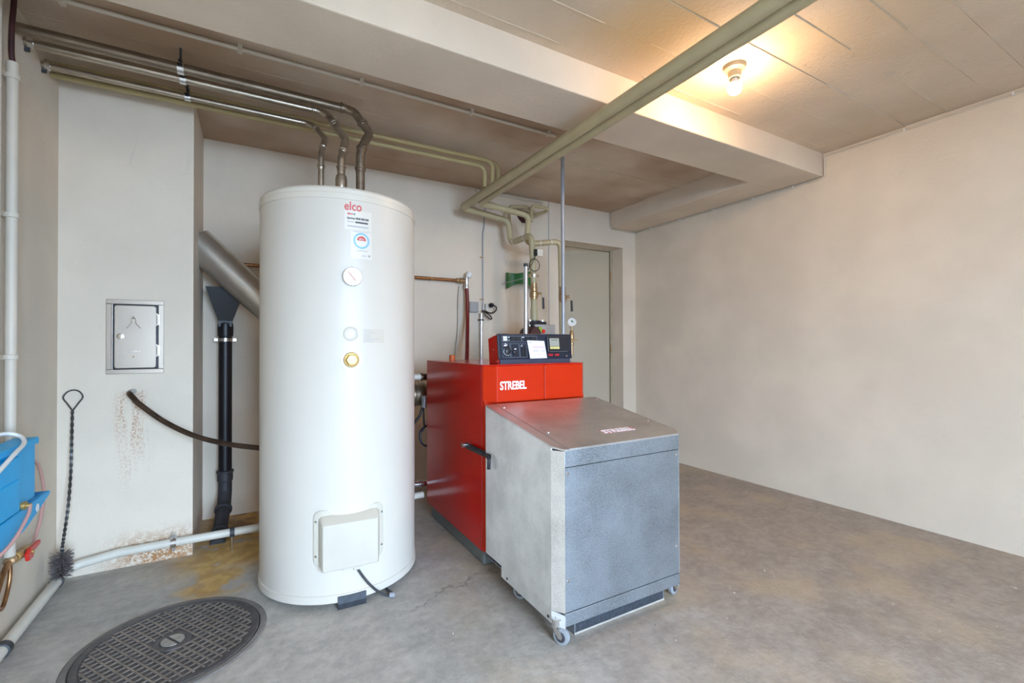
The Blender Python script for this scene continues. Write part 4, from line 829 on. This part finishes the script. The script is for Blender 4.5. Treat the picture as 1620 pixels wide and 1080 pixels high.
# chimney brush
br = thing('chimney_brush', 'twisted wire chimney brush leaning in the corner by the left wall', 'brush', (-.73, 2.73, .06))
BT = [(-.728, 2.855, .780), (-.726, 2.84, .64), (-.7235, 2.82, .50), (-.7235, 2.79, .364), (-.728, 2.76, .25), (-.731, 2.74, .175), (-.732, 2.735, .075)]
bs = spline(BT, 14)
for ph in (0, PI):
    pts = [(p[0]+.0034*math.cos(ph+i*1.05), p[1]+.0034*math.sin(ph+i*1.05), p[2]) for i, p in enumerate(bs)]
    new_obj('twisted_wire', tube(B(), pts, .0034, 0, 7), m_wire, br, smooth=True)
new_obj('loop_handle', tube(B(), spline([(-.728, 2.857, .782), (-.748, 2.865, .815), (-.764, 2.870, .843), (-.752, 2.875, .868), (-.730, 2.877, .877), (-.708, 2.875, .868), (-.696, 2.870, .843), (-.710, 2.865, .815), (-.728, 2.857, .782)]), .0032, 0, 8), m_wire, br, smooth=True)
bm = B()
for i in range(520):
    z = random.uniform(.070, .168); t = random.uniform(0, 2*PI); L_ = random.uniform(.028, .043); q = V(-.7315, 2.738, z)
    e = q+V(L_*math.cos(t), L_*math.sin(t), random.uniform(-.012, .016)); 
    if e.x < XL+.003: e.x = XL+.003
    s_ = V(-math.sin(t), math.cos(t), 0)*.0013
    a_, b_, c_ = bm.verts.new(q+s_), bm.verts.new(q-s_), bm.verts.new(q+V(0, 0, .002)); d0, d1, d2 = bm.verts.new(e+s_), bm.verts.new(e-s_), bm.verts.new(e+V(0, 0, .002))
    bm.faces.new((a_, b_, d1, d0)); bm.faces.new((b_, c_, d2, d1)); bm.faces.new((c_, a_, d0, d2)); bm.faces.new((d0, d1, d2))
new_obj('bristles', bm, m_bristle, br, kind='stuff')

# ---------------------------------------------------------------- left wall
lp = thing('vertical_pipe', 'cream painted vertical pipe on the left wall with clips', 'pipe', (XL+.028, 2.335, .33))
new_obj('tube', cyl(B(), (XL+.028, 2.335, .325), (XL+.028, 2.335, 2.115), .0165, 18), m_paintpipe, lp, smooth=40)
for z in (2.062, 1.557, 1.043): 
    c = new_obj('clip', lathe(B(), (XL+.028, 2.335, z-.009), (0,0,1), [(.017, 0), (.021, .001), (.021, .017), (.017, .018)], 18), m_paintpipe, lp); new_obj('clip_strap', box_(XL, XL+.014, 2.235, 2.335, z-.009, z+.009), m_paintpipe, c)
new_obj('riser_pipe', tube(B(), spline([(XL+.028, 2.335, 2.11), (XL+.026, 2.330, 2.16), (XL+.026, 2.333, 2.25), (XL+.024, 2.350, 2.32), (XL+.024, 2.358, ZC)]), .0085, 0, 12), m_maroon, None, True, 'thin dark red pipe above the cream pipe in the left corner', 'pipe')
new_obj('vertical_pipe', cyl(B(), (XL+.016, 2.245, .12), (XL+.016, 2.245, ZC), .0145, 16), m_paintpipe, None, True, 'second cream vertical pipe at the left edge, closer to the camera', 'pipe')
bd = thing('dosing_unit', 'bright blue plastic device on a bracket on the left wall', 'device', (XL, 2.2, .48))
new_obj('housing', box_(XL+.045, -.685, 2.0, 2.300, .535, .735), m_blue, bd, bevel=.008)
new_obj('lid', box_(XL+.042, -.679, 1.99, 2.312, .728, .752), m_blue, bd, bevel=.004)
new_obj('front_cover', box_(-.700, -.664, 1.95, 2.110, .545, .722), m_blue, bd, bevel=.006)
new_obj('cover_step', box_(-.700, -.660, 1.95, 2.095, .545, .650), m_blue, bd, bevel=.004)
for i in range(6): new_obj('print', box_(-.6852, -.6844, 2.13, 2.13+random.uniform(.02, .045), .66-.016*i, .664-.016*i), m_bluedk, bd)
bk = new_obj('bracket', prism(B(), [(XL, 1.9, .452), (XL, 2.17, .452), (XL, 2.22, .462), (XL, 2.32, .490), (XL, 2.405, .517), (XL, 2.405, .530), (XL, 2.33, .530), (XL, 1.9, .530)], (.115, 0, 0)), m_blue, bd, bevel=.004)
for i in range(6): new_obj('groove', box_(XL+.02, -.688, 2.318+i*.014, 2.322+i*.014, .5301, .5312), m_bluedk, bk)
new_obj('bracket_foot', box_(XL, -.690, 1.9, 2.12, .425, .456), m_blue, bk, bevel=.004)
new_obj('round_label', lathe(B(), (-.6752, 2.285, .500), (1,0,0), [(.014, 0), (.014, .0008)], 20), m_whiteprint, bk)
ft = new_obj('fitting', lathe(B(), (-.682, 2.14, .550), (1, 0, -.1), [(.010, 0), (.010, .012), (.014, .013), (.014, .022), (.008, .024), (.008, .034)], 12), m_brass, bd)
new_obj('white_cable', tube(B(), spline([(XL+.03, 1.9, .735), (-.76, 2.10, .775), (-.735, 2.20, .785), (-.700, 2.215, .772), (-.672, 2.16, .755), (-.660, 2.05, .738), (-.655, 1.9, .70)]), .0065, 0, 10), m_white, None, True, 'white cable looping over the blue device', 'cable')
pk = thing('pink_tube', 'thin pink tube looping from the blue device down to the red valve', 'tube', (-.76, 2.4, .33))
new_obj('tube', tube(B(), spline([(-.76, 2.33, .555), (-.765, 2.40, .600), (-.768, 2.52, .625), (-.769, 2.60, .600), (-.769, 2.655, .52), (-.769, 2.665, .44), (-.768, 2.63, .36), (-.765, 2.56, .30), (-.76, 2.50, .290)]), .0055, 0, 10), m_pink, pk, smooth=True)
new_obj('tube', tube(B(), spline([(-.650, 2.14, .547), (-.645, 2.10, .520), (-.65, 2.0, .47), (-.67, 1.9, .44)]), .0055, 0, 10), m_pink, pk, smooth=True)
vv = thing('drain_valve', 'brass drain valve with red handle and copper tails on the left wall', 'valve', (XL+.03, 2.4, .3))
new_obj('body', lathe(B(), (-.755, 2.305, .312), (0, 1, -.06), [(.010, 0), (.015, .003), (.015, .03), (.011, .035), (.016, .05), (.018, .09), (.012, .105), (.016, .115), (.016, .15), (.009, .16), (.009, .20)], 16), m_bronze, vv, smooth=30)
new_obj('nut', lathe(B(), (-.755, 2.35, .310), (0, 1, -.06), [(.019, 0), (.019, .02)], 6), m_brass, vv)
hn = new_obj('handle', prism(B(), [(-.738, 2.385, .278), (-.738, 2.425, .278), (-.738, 2.432, .298), (-.738, 2.490, .306), (-.738, 2.492, .322), (-.738, 2.40, .322), (-.738, 2.375, .305)], (.013, 0, 0)), m_redv, vv, bevel=.004)
new_obj('handle_stem', cyl(B(), (-.755, 2.41, .304), (-.720, 2.41, .304), .007, 10), m_brass, vv)
new_obj('copper_tail', tube(B(), spline([(-.755, 2.31, .312), (-.75, 2.26, .300), (-.745, 2.20, .262), (-.742, 2.15, .20), (-.742, 2.10, .10)]), .0085, 0, 12), m_copper, vv, smooth=True)
new_obj('copper_tail', tube(B(), spline([(XL+.028, 2.335, .33), (XL+.03, 2.333, .26), (XL+.03, 2.315, .21), (-.758, 2.27, .17), (-.755, 2.22, .185), (-.755, 2.1, .20)]), .0065, 0, 12), m_copper, vv, smooth=True)

# ---------------------------------------------------------------- manhole cover
MC = V(-.252, 2.068, 0); MR = .285; ma = R(-56)
mh = thing('manhole_cover', 'round cast iron manhole cover with a ribbed grid in the floor', 'manhole cover', tuple(MC))
new_obj('plate', lathe(B(), MC, (0,0,1), [(MR-.008, .0002), (MR-.010, .0008), (MR-.025, .0008)], 72), m_pocket, mh)
new_obj('rim', lathe(B(), MC, (0,0,1), [(MR-.034, .0036), (MR-.030, .0075), (MR-.012, .0075), (MR-.008, .005), (MR-.008, .0005)], 72), m_cast, mh)
new_obj('collar_ring', lathe(B(), MC, (0,0,1), [(MR-.006, .0006), (MR-.004, .0055), (MR+.012, .0045), (MR+.018, .0006)], 72), mat('frame_ring', (.20, .18, .165), .6, .1, .25, 14, .3), mh)
u_ = V(math.cos(ma), math.sin(ma), 0); v_ = V(-math.sin(ma), math.cos(ma), 0)
def bar(c, d, L0, L1, w, z0, z1):
    n_ = V(-d.y, d.x, 0); a = c+d*L0; b = c+d*L1
    return prism(B(), [a-n_*w+V(0,0,z0), b-n_*w+V(0,0,z0), b+n_*w+V(0,0,z0), a+n_*w+V(0,0,z0)], (0, 0, z1-z0))
RI = MR-.033
def chord(t): return math.sqrt(max(0, RI*RI-t*t))
for i in range(-8, 9):
    t = i*.029; L_ = chord(t)-.008
    segs = [(-L_, L_)] if abs(t) > .05 else [(-L_, -.060), (.060, L_)]
    for a, b in segs:
        if b-a > .03: new_obj('ridge', bar(MC+v_*t, u_, a, b, .0026, .0005, .0085), m_castrust, mh)
for i in range(-9, 10):
    t = i*.0272+.006; L_ = chord(t)-.004
    segs = [(-L_, L_)] if abs(t) > .05 else [(-L_, -.060), (.060, L_)]
    for a, b in segs:
        if b-a > .03: new_obj('cross_ridge', bar(MC+u_*t, v_, a, b, .0015, .0005, .0072), m_castrust, mh)
new_obj('hub', lathe(B(), MC, (0,0,1), [(.060, .0005), (.057, .0075), (.040, .0078), (.038, .006)], 32), m_cast, mh)
for s in (-1, 1):
    pts = [(MC.x+.036*math.cos(t)*1.0, MC.y+.036*math.sin(t), .0075) for t in [ma+R(90 if s > 0 else -90)+R(-82+16.4*i) for i in range(11)]]
    new_obj('key_plate', prism(B(), pts, (0, 0, .003)), m_castlt, mh)

# ---------------------------------------------------------------- grit on the floor
bm = B(); rnd = random.Random(3)
for i in range(240):
    x, y = rnd.uniform(.45, 3.3), rnd.uniform(.55, 3.2)
    if .9 < x < 1.65 and y > 1.3: continue
    if math.hypot(x-TC.x, y-TC.y) < TR+.02: continue
    r_ = rnd.uniform(.0015, .0042)*(1.6 if rnd.random() < .12 else 1); t0 = rnd.uniform(0, 6.28); st_ = rnd.uniform(.4, 1)
    base = [(x+r_*math.cos(t0+k*1.57)*st_, y+r_*math.sin(t0+k*1.57), .0002) for k in range(4)]
    vs = [bm.verts.new(p) for p in base]; top = bm.verts.new((x, y, r_*.55))
    bm.faces.new(vs[::-1])
    for k in range(4): bm.faces.new((vs[k], vs[(k+1) % 4], top))
def grit_mat():
    m, nt, b = nodes('grit'); g = G(nt); tc = N(nt, 'ShaderNodeTexCoord'); f = g.noise(tc.outputs['Object'], 9, 2)
    g.L(g.mix(g.ramp(f, .47, .53), (.07, .055, .045), (.70, .66, .60)), b.inputs['Base Color']); b.inputs['Roughness'].default_value = .8; return m
new_obj('floor_grit', bm, grit_mat(), None, label='tiny crumbs and paint flakes scattered over the concrete floor', cat='grit', kind='stuff')

# ---------------------------------------------------------------- right wall cable and lamp
rc = thing('wall_cable', 'white cable clipped along the beam and ceiling edge of the right wall', 'cable', (XR, 2.0, BZ))
cx = XR-.007
new_obj('cable', tube(B(), [(3.052, YB-.006, ZC), (3.052, YB-.006, BZ+.012), (3.075, YB-.006, BZ-.010), (XR-.010, YB-.006, BZ-.010), (cx, YB-.01, BZ-.010), (cx, 1.665, BZ-.010), (cx, 1.645, BZ), (cx, 1.645, ZC-.022), (cx, 1.60, ZC-.022), (cx, YR, ZC-.022)], .0055, .012, 10), m_paintpipe, rc, smooth=True)
for y in (1.85, 2.15, 2.5, 2.85, 3.2): new_obj('clip', box_(XR-.014, XR, y, y+.008, BZ-.018, BZ-.003), m_white, rc)
for y in (.3, .75, 1.2): new_obj('clip', box_(XR-.014, XR, y, y+.008, ZC-.030, ZC-.014), m_white, rc)
lm = thing('ceiling_bulb', 'bare lit bulb in a round porcelain holder on the ceiling', 'lamp', (1.958, 1.331, ZC))
LC = (1.958, 1.331, ZC)
new_obj('holder', lathe(B(), LC, (0,0,-1), [(.048, 0), (.049, .010), (.046, .020), (.034, .026), (.030, .030), (.028, .058), (.024, .060)], 32), m_sock, lm, smooth=35)
me_, nt2, pb_ = nodes('lit_bulb'); nt2.nodes.remove(pb_); em = N(nt2, 'ShaderNodeEmission'); em.inputs[0].default_value = BULB_COL+(1,); em.inputs[1].default_value = BULB_EMIT
nt2.links.new(em.outputs[0], nt2.nodes['Material Output'].inputs[0])
new_obj('bulb_neck', lathe(B(), LC, (0,0,-1), [(.013, .058), (.015, .066), (.022, .078), (.0275, .088), (.0272, .0885)], 28), m_white, lm, smooth=60)
new_obj('bulb', lathe(B(), LC, (0,0,-1), [(.0275, .088), (.030, .096), (.031, .104), (.029, .117), (.022, .128), (.012, .134), (.003, .1355)], 28), me_, lm, smooth=60)
